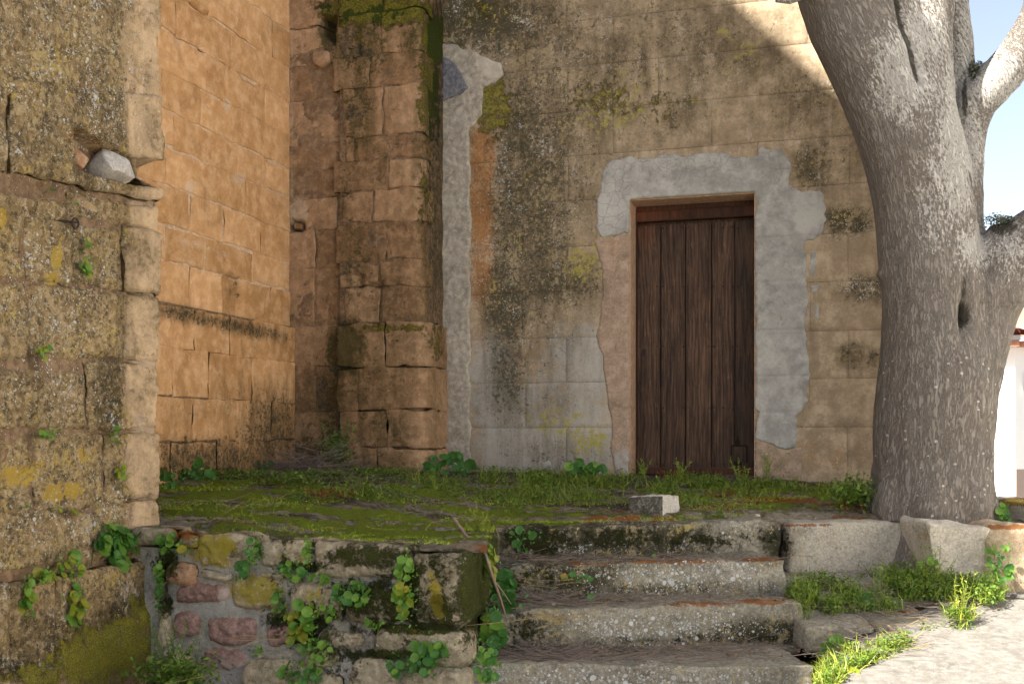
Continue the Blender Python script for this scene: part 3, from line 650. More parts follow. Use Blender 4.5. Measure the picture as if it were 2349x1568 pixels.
# lime reveals of the door opening
fb = lambda s0, s1, z0, z1, o0, o1: [wpt(s0, o0), wpt(s1, o0), wpt(s1, o1), wpt(s0, o1)]
def fbox(name, s0, s1, z0, z1, o0, o1, mat, parent, bev=.004, label=None, st=None):
    V = []; 
    bm = bmesh.new(); bmesh.ops.create_cube(bm, size=1)
    nz = max(1, int((z1 - z0) / .12))
    for v in bm.verts: v.co = Vector((s0 + (v.co.x + .5) * (s1 - s0), o0 + (v.co.y + .5) * (o1 - o0), z0 + (v.co.z + .5) * (z1 - z0)))
    if bev: bmesh.ops.bevel(bm, geom=bm.edges[:], offset=min(bev, (s1 - s0) / 3, abs(o1 - o0) / 3), segments=2, affect='EDGES')
    for k in range(1, nz):
        bmesh.ops.bisect_plane(bm, geom=bm.verts[:] + bm.edges[:] + bm.faces[:], plane_co=(0, 0, z0 + (z1 - z0) * k / nz), plane_no=(0, 0, 1))
    org = ORG[parent.name]
    for v in bm.verts:
        q = J - u * .12 + u * v.co.x + wv * v.co.y; v.co = Vector((q.x, q.y, v.co.z)) - org
    bmesh.ops.recalc_face_normals(bm, faces=bm.faces)
    me = bpy.data.meshes.new(name); bm.to_mesh(me); bm.free(); me.materials.append(mat)
    V = np.array([tuple(v.co + org) for v in me.vertices])
    for k, a in stains(V, st).items():
        at = me.color_attributes.new(k, 'FLOAT_COLOR', 'POINT'); at.data.foreach_set('color', a.astype(np.float32).ravel())
    o = bpy.data.objects.new(name, me); C.objects.link(o); o.parent = parent; ORG[o.name] = org
    if label: o['label'] = label
    return o
M['reveal'] = stone('warm lime reveal', (.48, .31, .20), (.42, .26, .16), (.5, .36, .25), 5, .004, .002, 0)
fbox('door_reveal', DL - .03, DL + .006, DB, DT, .006, .29, M['reveal'], WD, .006)
fbox('door_reveal', DL, DR, DT - .006, DT + .03, .006, .29, M['reveal'], WD, .006)
fbox('door_reveal', DR - .006, DR + .03, DB, DT, .006, .29, M['reveal'], WD, .006)

# ---- door
f1 = Fr(.235)
dbase = wpt((DL + DR) / 2, .25)
DO = thing('plank_door', (dbase[0], dbase[1], -.30), 'tall dark brown door of five worn vertical planks under a wooden lintel', 'door')
SD = {'R': [(1700, 1000, 30, 130, .5), (1690, 700, 60, 250, .3), (1600, 880, 80, 200, .3), (1540, 1060, 80, 30, .3)], 'G': [(1480, 530, 30, 40, .75), (1540, 520, 30, 50, .5), (1640, 540, 60, 30, .3), (1490, 600, 30, 120, .3)],
      'A': [(1600, 1066, 130, 6, .45), (1530, 1066, 10, 6, .6), (1700, 1055, 20, 12, .6)]}
xs = [1459, 1515, 1572, 1632, 1685, 1731]
zt, zb = f1.z_of(1590, 511), f1.z_of(1590, 1074)
for i in range(5):
    a, b = f1.s_of(xs[i]), f1.s_of(xs[i + 1])
    fbox('plank', a + .0045, b - .0045, zb, zt + random.uniform(-.004, .002), .245 + random.uniform(-.004, .004), .285, M['wood'], DO, .007, st=SD)
    if i: 0 and fbox('groove_bead', a - .006, a + .003, zb, zt - .01, .252, .28, M['wood'], DO, .003, st=SD)
fbox('backing', f1.s_of(1456), f1.s_of(1733), zb - .05, zt + .05, .29, .32, M['wood'], DO, 0, st=SD)
fbox('door_jamb', DL + .006, f1.s_of(1461), DB + .1, zt + .12, .225, .30, M['wood_frame'], DO, .004, st={'R': [(1458, 800, 20, 300, .7)]})
fbox('door_jamb', f1.s_of(1729), DR, DB + .1, zt + .12, .225, .30, M['wood_frame'], DO, .004, st={'R': [(1730, 800, 20, 300, .9)]})
z1_, z2_, z3_ = f1.z_of(1590, 503), f1.z_of(1590, 479), f1.z_of(1590, 452)
LS = {'G': [(1520, 495, 80, 20, .9), (1640, 480, 80, 20, .4)], 'R': [(1700, 460, 60, 30, .5)]}
fbox('lintel_beam', DL + .006, DR - .006, z1_, z2_ - .003, .215, .31, M['wood_frame'], DO, .006, st=LS)
fbox('lintel_beam', DL + .006, DR - .006, z2_, DT - .004, .235, .31, M['wood_frame'], DO, .006, st=LS)
fbox('bottom_rail', f1.s_of(1458), f1.s_of(1731), f1.z_of(1590, 1089), f1.z_of(1590, 1072), .232, .29, M['wood_frame'], DO, .006, st={'R': [(1590, 1080, 200, 20, .45)], 'A': [(1600, 1078, 150, 5, .4)]})
fbox('threshold', DL + .006, DR - .006, DB, f1.z_of(1590, 1091), .25, .32, M['dark_gap'], DO, .004)
# nails in rows
V = []; F = []
for row in (521, 657, 793, 935, 1064):
    for i in range(5):
        for fx in ((.14, .86) if i in (0, 4) else (.1, .5, .9)):
            px = xs[i] + (xs[i + 1] - xs[i]) * fx; s_ = f1.s_of(px); z_ = f1.z_of(px, row + random.uniform(-2, 2)); b = len(V)
            for rr_, oo in ((.0075, .246), (.006, .2405), (.002, .239)):
                for k in range(8):
                    q = J - u * .12 + u * (s_ + rr_ * math.cos(k * math.pi / 4)) + wv * oo; V.append((q.x, q.y, z_ + rr_ * math.sin(k * math.pi / 4)))
            for r_ in range(2):
                for k in range(8): F.append((b + r_ * 8 + k, b + r_ * 8 + (k + 1) % 8, b + r_ * 8 + 8 + (k + 1) % 8, b + r_ * 8 + 8 + k))
o = mk('nails', V, np.array(F), M['iron'], DO); o['kind'] = 'stuff'
kx = f1.s_of(1477); kz = f1.z_of(1477, 809)
fbox('lock_plate', kx - .016, kx + .016, kz - .03, kz + .03, .238, .25, M['iron'], DO, .003)
fbox('keyhole', kx - .004, kx + .004, kz - .016, kz + .012, .2365, .245, M['dark_gap'], DO, .002)
fbox('cat_flap', f1.s_of(1679), f1.s_of(1712), f1.z_of(1690, 1058), f1.z_of(1690, 1024), .236, .246, M['wood'], DO, .003, st={'R': [(1695, 1040, 30, 30, .5)]})
for (x0, x1, y0, y1) in ((1676, 1679.5, 1022, 1060), (1711, 1714.5, 1022, 1060), (1685, 1697, 1008, 1023), (1677, 1713, 1020, 1024), (1689, 1694, 1000, 1010), (1683, 1702, 1058, 1066)):
    fbox('flap_gap', f1.s_of(x0), f1.s_of(x1), f1.z_of(1690, y1), f1.z_of(1690, y0), .2385, .247, M['dark_gap'], DO, .001)

# ---- near wall, thick with lichen
NC = Vector((-1.872, 5.6)); NE = Vector((-1.758, 5.75))
pn = Path([NC - wv * 1.7, NC, NE, Vector((-2.44, 5.98))], .05)
WN = thing('lichen_covered_wall', (NC.x, NC.y, -1.1), 'near wall of big sandstone blocks crusted with grey and yellow lichen and a hollow holding a rock', 'wall')
sE = pn.L - .05
def nq(*pts):   # photo points bl, br, tr, tl -> (s, z)
    r = []
    for (x, y) in pts:
        if x >= 372: sv = sE; r.append((sv, (HY - y) / FP * 5.72))
        elif x < 0: sv = pn.s_of(0) + x / 330.; r.append((sv, (HY - y) / FP * float(pn.xy(sv)[0, 1])))
        else: sv = pn.s_of(x); r.append((sv, pn.z_of(sv, y)))
    return r
NB = [((-250, 200), (372, 150), (372, -260), (-250, -220)), ((-250, 400), (0, 388), (0, 190), (-250, 190)),
      ((0, 388), (24, 398), (24, 175), (0, 190)),
      ((24, 398), (372, 440), (372, 150), (24, 175)), ((-250, 480), (170, 508), (165, 458), (-250, 390)),
      ((165, 500), (372, 512), (372, 432), (158, 445)),
      ((-250, 640), (60, 640), (60, 480), (-250, 470)), ((60, 640), (170, 655), (172, 512), (60, 485)), ((170, 655), (284, 668), (284, 520), (172, 510)), ((284, 668), (372, 680), (372, 512), (284, 512)),
      ((-250, 830), (75, 825), (72, 642), (-250, 630)), ((75, 825), (283, 826), (290, 672), (72, 645)), ((283, 826), (372, 838), (372, 682), (292, 672)),
      ((-250, 985), (203, 988), (203, 855), (-250, 830)), ((203, 985), (293, 988), (290, 828), (200, 830)), ((293, 988), (372, 990), (372, 840), (288, 830)),
      ((-250, 1170), (80, 1185), (80, 992), (-250, 985)), ((80, 1180), (240, 1165), (242, 990), (80, 992)), ((240, 1150), (290, 1165), (292, 992), (243, 992)), ((292, 1145), (372, 1140), (372, 990), (292, 992)),
      ((-250, 1345), (215, 1300), (218, 1168), (-250, 1178)), ((217, 1290), (305, 1275), (305, 1150), (217, 1165)), ((305, 1290), (372, 1285), (372, 1140), (305, 1148))]
for q in NB:
    W_ = nq(*q); hid = q[1][0] <= 0
    block('stone', 'near', WN, pn, W_, M['near'], ST_N, ST_N2, res=.05 if hid else .014, off=random.uniform(-.008, .008) + (random.choice([-.018, .0, .018]) if q[1][0] >= 372 else 0), amp=.017, rr=.026, gap=.004, big=.03, wob=.013, skirt=.16)
mortar('near', WN, pn, 0, sE, -1.5, 3.2, M['mortar_dark'], ST_N, ST_N2, off=-.022, amp=.012, res=.03)
pnp = Path([NC - wv * 1.7 + Vector((.035, -.02)), Vector((-1.80, 5.66)), Vector((-2.4, 5.9))], .03)
def nqp(*pts):
    r = []
    for (x, y) in pts:
        sv = pnp.s_of(x) if x >= 0 else pnp.s_of(0) + x / 330.
        if x >= 360: sv = pnp.L - .3
        r.append((sv, (HY - y) / FP * float(pnp.xy(sv)[0, 1]) if x < 360 else (HY - y) / FP * 5.66))
    return r
for q in (((-250, 1760), (38, 1640), (30, 1335), (-250, 1350)), ((38, 1640), (128, 1640), (130, 1322), (30, 1335)), ((128, 1640), (362, 1640), (362, 1277), (130, 1322))):
    block('stone', 'near', WN, pnp, nqp(*q), M['near'], ST_N, ST_N2, res=.015, off=.01, amp=.012, rr=.03, gap=.004, big=.03, wob=.008, skirt=.25,
          extra=lambda a, b, p: .03 * sstep(-10, 12, -(b - (1590 - a * .58)) * -1) )
mortar('near', WN, pnp, 0, pnp.L - .1, -1.5, -.62, M['mortar_dark'], ST_N, ST_N2, off=-.03, amp=.01, res=.04)
prism('wall_core', [(-2.75, 3.9), (-2.36, 3.9), (-1.99, 5.6), (-2.75, 5.9)], -1.5, 3.2, M['mortar_dark'], WN)

# ---- retaining wall of rubble below the terrace
R0, R1, R2_ = Vector((-1.93, 5.66)), Vector((-.22, 5.05)), Vector((-.082, 6.35))
pr = Path([R0, R1, R2_], .05)
WR = thing('rubble_retaining_wall', (-.9, 5.4, -1.2), 'low mossy retaining wall of odd rubble stones and grey mortar below the terrace', 'wall')
ST_R = {'R': [(1000, 1330, 70, 110, .7), (850, 1300, 90, 60, .45), (850, 1390, 90, 40, .8), (520, 1258, 40, 16, .8, 20), (730, 1400, 60, 40, .5), (390, 1270, 40, 50, .7), (430, 1250, 50, 40, .6), (650, 1280, 14, 30, .6), (870, 1480, 60, 20, .5), (1000, 1470, 60, 30, .4), (1100, 1350, 30, 130, .5), (640, 1450, 60, 60, .35)],
        'G': [(840, 1275, 90, 30, .66), (1010, 1290, 50, 60, .5), (850, 1370, 110, 50, .6), (940, 1350, 50, 120, .6), (970, 1440, 120, 12, .8), (880, 1500, 120, 12, .7), (700, 1300, 60, 14, .7), (1000, 1400, 50, 40, .6), (380, 1290, 30, 60, .6), (660, 1340, 60, 90, .45), (1090, 1330, 40, 130, .8), (1110, 1245, 30, 50, .95), (720, 1440, 60, 60, .6), (640, 1420, 40, 40, .6), (1000, 1240, 120, 20, .6), (780, 1510, 60, 60, .5), (650, 1238, 30, 10, .6), (900, 1440, 140, 20, .5), (600, 1500, 80, 20, .35), (380, 1390, 20, 40, .6)],
        'A': [(530, 1260, 60, 50, .3), (1040, 1260, 50, 25, 1.0), (670, 1260, 60, 20, .5), (960, 1470, 100, 30, .5), (640, 1540, 90, 30, .4), (780, 1460, 50, 20, .4)]}
ST_R2 = {'G': [(490, 1260, 60, 45, .8), (590, 1355, 70, 40, .75), (670, 1270, 50, 30, .5), (720, 1370, 50, 30, .5), (1000, 1370, 16, 60, .85, -12), (960, 1450, 60, 20, .45), (640, 1395, 40, 12, .6), (385, 1440, 20, 40, .4), (640, 1550, 60, 30, .35), (1060, 1350, 10, 60, .5)],
         'R': [(540, 1290, 60, 25, .8), (560, 1380, 50, 40, .8), (480, 1400, 50, 20, .7), (500, 1540, 90, 40, .7), (420, 1500, 60, 80, .6), (600, 1480, 60, 30, .5), (515, 1365, 16, 20, 1)],
         'B': [(420, 1225, 50, 16, .8), (1060, 1330, 8, 30, .6), (1030, 1240, 50, 12, .6)]}
def rq(x0, y0, x1, y1, sk=0, sl=0):
    r = []
    for (x, y) in ((x0, y1), (x1, y1 + sl), (x1, y0 + sl), (x0 + sk, y0)):
        sv = pr.s_of(x) ; r.append((sv, pr.z_of(sv, y)))
    return r
RS = [(308, 1204, 412, 1250, 'rubble', 0, 0, .5), (414, 1224, 460, 1262, 'rubble', 0, 0, .6), (460, 1221, 594, 1303, 'rubble', 0, 4, .25), (600, 1232, 716, 1303, 'rubble', 0, 4, .35), (722, 1238, 942, 1322, 'rubble', 0, 12, .25),
      (380, 1290, 458, 1342, 'rubble_orange', 8, 0, .6), (400, 1330, 528, 1385, 'rubble_pink', 20, 0, .7), (536, 1316, 658, 1396, 'rubble', 0, 8, .55), (668, 1328, 795, 1414, 'rubble', 0, 5, .5), (798, 1350, 936, 1428, 'rubble', 0, 0, .5),
      (474, 1410, 592, 1478, 'rubble_pink', 0, 4, .55), (608, 1424, 694, 1482, 'rubble_pink', 0, 4, .6), (736, 1440, 836, 1486, 'rubble', 0, 0, .6), (860, 1430, 1082, 1512, 'rubble', 0, -4, .45),
      (456, 1480, 568, 1542, 'rubble_pink', 10, 0, .8), (560, 1508, 732, 1600, 'rubble', 0, 0, .6), (786, 1508, 914, 1600, 'rubble', 30, 0, .5), (396, 1395, 464, 1462, 'rubble_pink', 0, 0, .7), (362, 1385, 392, 1480, 'rubble', 0, 0, .5),
      (366, 1296, 384, 1380, 'rubble', 0, 0, .5), (930, 1520, 1075, 1620, 'rubble', 0, 0, .5), (362, 1490, 450, 1600, 'rubble', 0, 0, .5), (615, 1402, 700, 1422, 'rubble', 0, 0, .6), (470, 1302, 540, 1326, 'rubble', 0, 6, .6), (600, 1308, 668, 1326, 'rubble', 0, 3, .6), (700, 1490, 780, 1530, 'rubble', 0, 0, .6), (735, 1545, 790, 1600, 'rubble', 0, 0, .6)]
for (x0, y0, x1, y1, m_, sk, sl, rd) in RS:
    flush = m_ == 'rubble_pink' and y0 > 1390
    block('stone', 'ret', WR, pr, rq(x0, y0, x1, y1, sk, sl), M[m_], ST_R, ST_R2, res=.012, off=(.008 if flush else .03) + random.uniform(-.008, .012), amp=.013, rr=.028, gap=.003, rnd=rd, bulge=.012, big=.03, wob=.012, skirt=.12)
# corner stone that turns the corner beside the steps
sv0, sv1 = pr.s_of(950), pr.s_of(1134)
block('stone', 'ret', WR, pr, [(sv0, pr.z_of(sv0, 1430)), (sv1 - .45, -.86), (sv1 - .45, -.50), (sv0, pr.z_of(sv0, 1264))], M['rubble'], ST_R, ST_R2, res=.014, off=.045, amp=.015, rr=.045, gap=.002, rnd=.15, bulge=.005, big=.02, wob=.008, skirt=.2)
block('stone', 'ret', WR, pr, [(sv1 - .44, -.86), (pr.L, -.86), (pr.L, -.49), (sv1 - .44, -.485)], M['rubble'], ST_R, ST_R2, res=.018, off=.02, amp=.015, rr=.045, rnd=.15, wob=.008, skirt=.2)
block('stone', 'ret', WR, pr, [(pr.s_of(1080), -1.25), (pr.L, -1.25), (pr.L, -.87), (pr.s_of(1080), -.87)], M['rubble'], ST_R, ST_R2, res=.02, off=.0, amp=.02, rr=.045, rnd=.15, wob=.008, skirt=.2)
mortar('ret', WR, pr, 0, pr.L, -1.35, -.545, M['lime_mortar'], ST_R, ST_R2, off=.006, amp=.022, res=.02)
prism('wall_core', [(-1.9, 5.75), (-.26, 5.15), (-.16, 6.3), (-1.9, 6.3)], -1.4, -.56, M['mortar_dark'], WR)

# ------------------------------------------------------------------ ground
def street_z(X, Y):
    X = np.asarray(X, float); Y = np.asarray(Y, float)
    z = -.91 - .148 * (6.2 - Y); z = np.clip(z, -1.42, -.86)
    z = z - .22 * sstep(1.50, 1.15, X - .5 * (Y - 5.15)) * sstep(3.2, 4.2, Y) * sstep(9, 8, Y)
    far = np.clip((Y - 9) / 11, 0, 1); return z * (1 - far) + -1.15 * far
def terrain_z(X, Y):
    Ye = np.where(X < -.15, 5.35, 6.45); k = sstep(-1.5, .0, X); Ye = 5.35 * (1 - k) + 6.62 * k
    t = np.clip((Y - Ye) / 1.5, 0, 1); z = -.492 + .205 * t
    r = sstep(2.2, 2.6, X); return z * (1 - r) + (-.50) * r - .03 * sstep(1.55, 1.75, X) * sstep(7.0, 6.75, Y)
g = np.concatenate([np.linspace(-60, -4, 12), np.arange(-3.5, 6, .12), np.linspace(6.5, 90, 16)])
h = np.concatenate([np.linspace(-60, -1, 12), np.arange(-.5, 10, .12), np.linspace(10.5, 160, 20)])
A, B = np.meshgrid(g, h, indexing='ij'); X, Y = A.ravel(), B.ravel(); Z = street_z(X, Y)
V = np.stack([X, Y, Z], 1); near = (X > -4) & (X < 6) & (Y > 0) & (Y < 9)
V[:, 2] += np.where(near, .006 * fbm(V, 3, 3) - .02, -.02)
o = mk('street', V, gridfaces(len(g), len(h)), M['paving'], None, stains(V, {'A': []})); tagit(o, kind='structure')
STREET = o; ORG['street'] = Vector((0, 0, 0))
# soil strip beside the steps where weeds grow
def soilz(X, Y): return street_z(X, Y) + .0
g = np.arange(-2.2, 3.3, .04); h = np.arange(4.2, 6.9, .04); A, B = np.meshgrid(g, h, indexing='ij'); X, Y = A.ravel(), B.ravel()
V = np.stack([X, Y, street_z(X, Y)], 1); V[:, 2] += .012 + .02 * fbm(V, 6, 4) 
edge = sstep(.0, .25, (X - (1.30 + (Y - 4.7) * .98)))          # falls under the slabs to the right
V[:, 2] -= .06 * edge
o = mk('soil_strip', V, gridfaces(len(g), len(h)), M['soil'], None, stains(V, {'G': [(1900, 1500, 200, 60, .3), (500, 1560, 500, 40, .4)]})); tagit(o, kind='structure')

ST_T = {'G': [(600, 1150, 260, 40, .95), (850, 1180, 300, 40, .95), (1000, 1140, 300, 30, .75), (1250, 1150, 250, 25, .75), (500, 1120, 150, 25, .8), (1150, 1215, 150, 22, .75), (900, 1230, 180, 16, .8), (1600, 1140, 300, 30, .72), (1900, 1140, 100, 26, .7), (1500, 1185, 250, 9, .5), (1300, 1190, 100, 14, .6), (420, 1180, 60, 14, .7)],
        'R': [(780, 1140, 200, 14, .75), (1000, 1122, 120, 8, .6), (1200, 1080, 400, 20, .8), (700, 1095, 180, 24, .95), (1600, 1100, 400, 16, .7), (600, 1190, 60, 10, .4), (1750, 1160, 200, 8, .5)],
        'A': [(900, 1190, 400, 30, .4), (1700, 1180, 300, 16, .5)]}
ST_T2 = {'B': [(1400, 1180, 120, 12, .7), (1570, 1185, 120, 10, .75), (1640, 1160, 160, 14, .75), (1800, 1150, 160, 14, .75), (1900, 1190, 120, 9, .8), (520, 1200, 70, 10, .75), (1080, 1240, 60, 10, .5), (1250, 1170, 60, 9, .5), (980, 1235, 90, 6, .4)], 'R': [(900, 1205, 50, 6, .4)]}
def yfront(X):
    a = np.interp(X, [-2.2, -.25, -.10, -.09, 1.66, 1.7, 2.62, 4.0], [5.80, 5.13, 5.14, 6.36, 6.80, 6.78, 6.60, 6.6]); return a
def yback(X): return np.interp(X, [-3, 2.2, 2.45, 4], [9.0, 9.0, 7.35, 7.3])
g = np.arange(-2.4, 3.4, .022); t = np.concatenate([np.arange(5.12, 7.4, .020), np.arange(7.4, 9.0, .03)])
A, B = np.meshgrid(g, t, indexing='ij'); X = A.ravel(); Y = B.ravel(); T = np.ones(len(X))
V = np.stack([X, Y, terrain_z(X, Y)], 1); TIN = (Y > yfront(X)) & (Y < yback(X))
lay = fbm(V * np.array([.5, 1.6, 1]), 3.2, 3, off=4)       # worn overlapping slabs
V[:, 2] += .036 * np.round(lay * 3.6) / 3.6 + .010 * fbm(V, 14, 3) + .004 * fbm(V, 45, 2) + .008
at_ = stains(V, ST_T, ST_T2); mm_ = fbm(V * np.array([.55, 2.4, 0]), 3.4, 4, off=8) + .35 * fbm(V * np.array([1, 2, 0]), 14, 3)
at_['stain'][:, 1] *= .45 + .75 * sstep(-.14, .16, mm_); at_['stain'][:, 0] = np.maximum(at_['stain'][:, 0], .75 * sstep(-.12, -.42, mm_)); at_['stain2'][:, 2] *= .5 + .7 * sstep(.1, -.2, mm_)
V[:, 2] += .014 * mm_ * (T > 0)
dd = Y - yfront(X); tk = sstep(.13, .0, dd) * (X < 2.2); V[:, 2] = V[:, 2] * (1 - tk) + tk * (-.525 - .01 * (X > 1.7))
F_ = gridfaces(len(g), len(t)); F_ = F_[TIN[F_].all(1)]
o = mk('terrace', V, F_, M['terrace'], None, at_); tagit(o, kind='structure')
TERR = o; ORG['terrace'] = Vector((0, 0, 0))

# ------------------------------------------------------------------ rounded stones and slabs
def rbox(name, c, ax, hx, hy, hz, mat, parent=None, r=.02, amp=.01, res=.03, rot=None, st=None, st2=None, deform=None, seed=None, hi=9, mid=.0, facets=0):
    """ax: direction (x,y) of the local X axis in plan; c: centre"""
    ns = [max(3, int(2 * k / res)) for k in (hx, hy, hz)]; Vs = []; Fs = []; base = 0
    def par(n, hh):
        e = min(.25, r / (2 * hh)); return np.concatenate([[0, e * .4], np.linspace(e, 1 - e, n), [1 - e * .4, 1]]) * 2 - 1
    for axis in range(3):
        o1, o2 = [(1, 2), (2, 0), (0, 1)][axis]; H_ = (hx, hy, hz)
        for sg in (-1, 1):
            a, b = par(ns[o1], H_[o1]), par(ns[o2], H_[o2]); A, B = np.meshgrid(a, b, indexing='ij'); v = np.zeros((A.size, 3))
            v[:, axis] = sg; v[:, o1] = A.ravel(); v[:, o2] = B.ravel(); Vs.append(v)
            f = gridfaces(len(a), len(b), base); Fs.append(f if sg > 0 else f[:, ::-1]); base += A.size
    V = np.concatenate(Vs) * np.array([hx, hy, hz]); F = np.concatenate(Fs)
    key = np.round(V * 1e5).astype(np.int64); _, idx, inv = np.unique(key, axis=0, return_index=True, return_inverse=True); inv = inv.ravel(); V = V[idx]; F = inv[F]
    rr = min(r, hx * .9, hy * .9, hz * .9); inn = np.array([hx - rr, hy - rr, hz - rr]); q = np.clip(V, -inn, inn); d = V - q; L = np.linalg.norm(d, axis=1)[:, None] + 1e-9
    n = d / L; V = q + n * rr
    sd_ = random.random() * 40 if seed is None else seed
    V += n * (amp * fbm(V, hi, 4, off=sd_) + amp * 1.2 * fbm(V, hi * .3, 2, off=sd_))[:, None]
    if deform: V = deform(V)
    if facets:
        rs = np.random.RandomState(facets)
        for _ in range(16):
            nf_ = rs.randn(3); nf_ /= np.linalg.norm(nf_); sup = np.abs(nf_) @ np.array([hx, hy, hz]); dd_ = sup * rs.uniform(.62, .85)
            e_ = np.clip(V @ nf_ - dd_, 0, None); V = V - e_[:, None] * nf_
    if rot is not None: V = V @ np.array(rot.to_3x3()).T
    ax = Vector(ax).normalized(); W_ = np.stack([V[:, 0] * ax.x - V[:, 1] * ax.y + c[0], V[:, 0] * ax.y + V[:, 1] * ax.x + c[1], V[:, 2] + c[2]], 1)
    return mk(name, W_, F, mat, parent, stains(W_, st, st2))

ST_S = {'R': [(1380, 1240, 260, 45, 1.04), (1230, 1230, 90, 40, 1.17), (1330, 1330, 80, 40, 0.98), (1230, 1320, 60, 50, 0.78), (1420, 1350, 300, 16, 0.72), (1700, 1360, 120, 12, 0.52), (1760, 1450, 120, 26, 0.98), (1650, 1460, 90, 16, 0.78), (1780, 1240, 30, 40, 1.04), (1200, 1440, 60, 40, 0.52), (1500, 1470, 300, 10, 0.65), (1300, 1375, 160, 8, 0.91), (1300, 1490, 200, 14, 0.91), (1250, 1330, 120, 40, .6), (1220, 1440, 110, 50, .5), (1450, 1545, 60, 30, .4)],
        'G': [(1240, 1320, 90, 30, .5), (1200, 1445, 60, 40, .55), (1700, 1465, 160, 14, .5), (1230, 1240, 90, 35, .62), (1420, 1235, 160, 25, .55), (1600, 1240, 120, 25, .5), (1160, 1340, 50, 60, .6), (1200, 1430, 50, 40, .5), (1170, 1350, 30, 60, .6), (1750, 1230, 50, 30, .45), (1350, 1310, 40, 30, .4), (1810, 1260, 20, 50, .5)],
        'A': [(1560, 1325, 240, 38, 1.15), (1400, 1310, 140, 25, .8), (1500, 1440, 240, 40, 1.15), (1720, 1420, 100, 25, .7), (1400, 1560, 300, 30, 1.2), (1700, 1560, 180, 30, 1.0), (1700, 1215, 80, 20, .8), (1400, 1255, 60, 18, .7), (1900, 1260, 160, 50, .6), (1300, 1440, 90, 30, .6), (1500, 1200, 200, 8, .6)]}
ST_S2 = {'B': [(1600, 1385, 120, 10, .6), (1740, 1380, 80, 10, .7), (1550, 1287, 160, 7, .7), (1750, 1283, 60, 6, .8), (1350, 1292, 90, 6, .6), (1440, 1188, 200, 8, .6)], 'G': [(1296, 1322, 9, 8, 1.2), (1340, 1322, 5, 4, 1.1), (1500, 1430, 200, 40, .15)], 'R': [(1420, 1235, 40, 16, .6)]}
steps = thing('stone_steps', (.8, 5.6, -1.2), 'worn stone steps spotted with white lichen climbing to the terrace', 'steps')
def step(pa, Ya, pb, Yb, z, hgt, dep, x0=1.0):
    a = Vector(((pa - CX) / FP * Ya, Ya)); b = Vector(((pb - CX) / FP * Yb, Yb)); ax = (b - a).normalized(); nrm = Vector((-ax.y, ax.x)); L = (b - a).length
    c = (a + b) / 2 + nrm * dep / 2
    bow = random.random() * 9
    return rbox('step', (c.x, c.y, z - hgt / 2), ax, L / 2, dep / 2, hgt / 2, M['step'], steps, .015, .018, .018, None, ST_S, ST_S2,
                deform=lambda V: V + np.stack([V[:, 0] * 0, .02 * vnoise(V * [2.2, 0, 0] + bow), .012 * vnoise(V * [2.4, 0, 0] + bow)], 1), hi=12)
step(1130, 6.27, 1793, 6.66, -.498, .26, .5)
step(1135, 5.86, 1803, 6.19, -.67, .26, .75)
step(1100, 5.46, 1840, 5.81, -.84, .27, .8)
step(1075, 5.10, 1872, 5.24, -1.04, .3, .75)
BK = thing('edging_block', tuple(P(1932, 1318, 6.6)), 'long pale squared block with mossy left end continuing the top step', 'stone block')
SB = {'R': [(1800, 1250, 24, 50, .8), (1830, 1215, 40, 12, .6), (1790, 1215, 30, 12, .5)], 'G': [(1805, 1240, 22, 40, .5)], 'A': [(1900, 1215, 140, 16, .9), (1930, 1260, 140, 50, .6), (2170, 1250, 80, 60, .5)]}
SB2 = {'G': [(1980, 1250, 80, 50, .2), (2130, 1250, 30, 40, .35)], 'B': [(1840, 1205, 90, 6, .7)]}
a, b = P(1797, 1200, 6.60), P(2068, 1197, 6.68); ax = Vector((b.x - a.x, b.y - a.y))
M['blockstone'] = stone('weathered squared block', (.50, .455, .37), (.42, .375, .295), (.56, .515, .43), 16, .008, .007, .05, lich=.35,  grain=1.8, spot=60, dark=(.04, .035, .02), moss=(.05, .045, .01))
rbox('body', ((a.x + b.x) / 2, (a.y + b.y) / 2 + .22, -.655), ax, ax.length / 2, .22, .155, M['blockstone'], BK, .035, .012, .02, None, SB, SB2, hi=14)
WB = thing('edging_block', tuple(P(2172, 1340, 6.3)), 'white rough broken block narrowing downwards at the foot of the tree', 'stone block')
def tap(V):
    V = V.copy(); t = (V[:, 2] / .17 + 1) / 2; V[:, 0] *= .72 + .28 * t; V[:, 0] += .02 * (1 - t) ; V[:, 2] += -.02 * (V[:, 0] / .22) * t; V[:, 1] += .05 * (1 - t); return V
rbox('body', tuple(P(2176, 1268, 6.5)), (1, .05), .215, .2, .178, M['limestone'], WB, .03, .035, .018, None, {'A': [(2170, 1260, 90, 70, .6)]}, {'G': [(2120, 1240, 26, 40, .55), (2180, 1290, 40, 30, .3)]}, deform=tap, hi=7)
EB = thing('edging_block', tuple(P(2330, 1380, 6.15)), 'tall tan block with vertical cracks right of the white broken block', 'stone block')
M['tanstone'] = stone('tan split stone', (.40, .31, .20), (.34, .25, .16), (.47, .39, .29), 6, .012, .006, .05, spot=60, vstreak=True, dark=(.05, .04, .025))
rbox('body', (2.87, 6.56, -.73), (1, .0), .22, .22, .22, M['tanstone'], EB, .03, .03, .018, None, {'R': [(2290, 1350, 30, 40, .4)]}, {'B': [(2310, 1208, 60, 8, .8)]}, hi=7)
UB = thing('edging_block', tuple(P(1900, 1345, 6.75)), 'low grey footing stone half hidden by weeds under the long pale block', 'stone block')
rbox('body', tuple(P(1870, 1335, 6.70)), (1, .05), .26, .12, .06, M['step'], UB, .02, .012, .025, None, {'R': [(1830, 1335, 40, 20, .9)], 'A': [(1900, 1335, 60, 20, .6)]})
UC = thing('edging_block', tuple(P(2030, 1345, 6.75)), 'low pale footing stone under the rounded end of the long block', 'stone block')
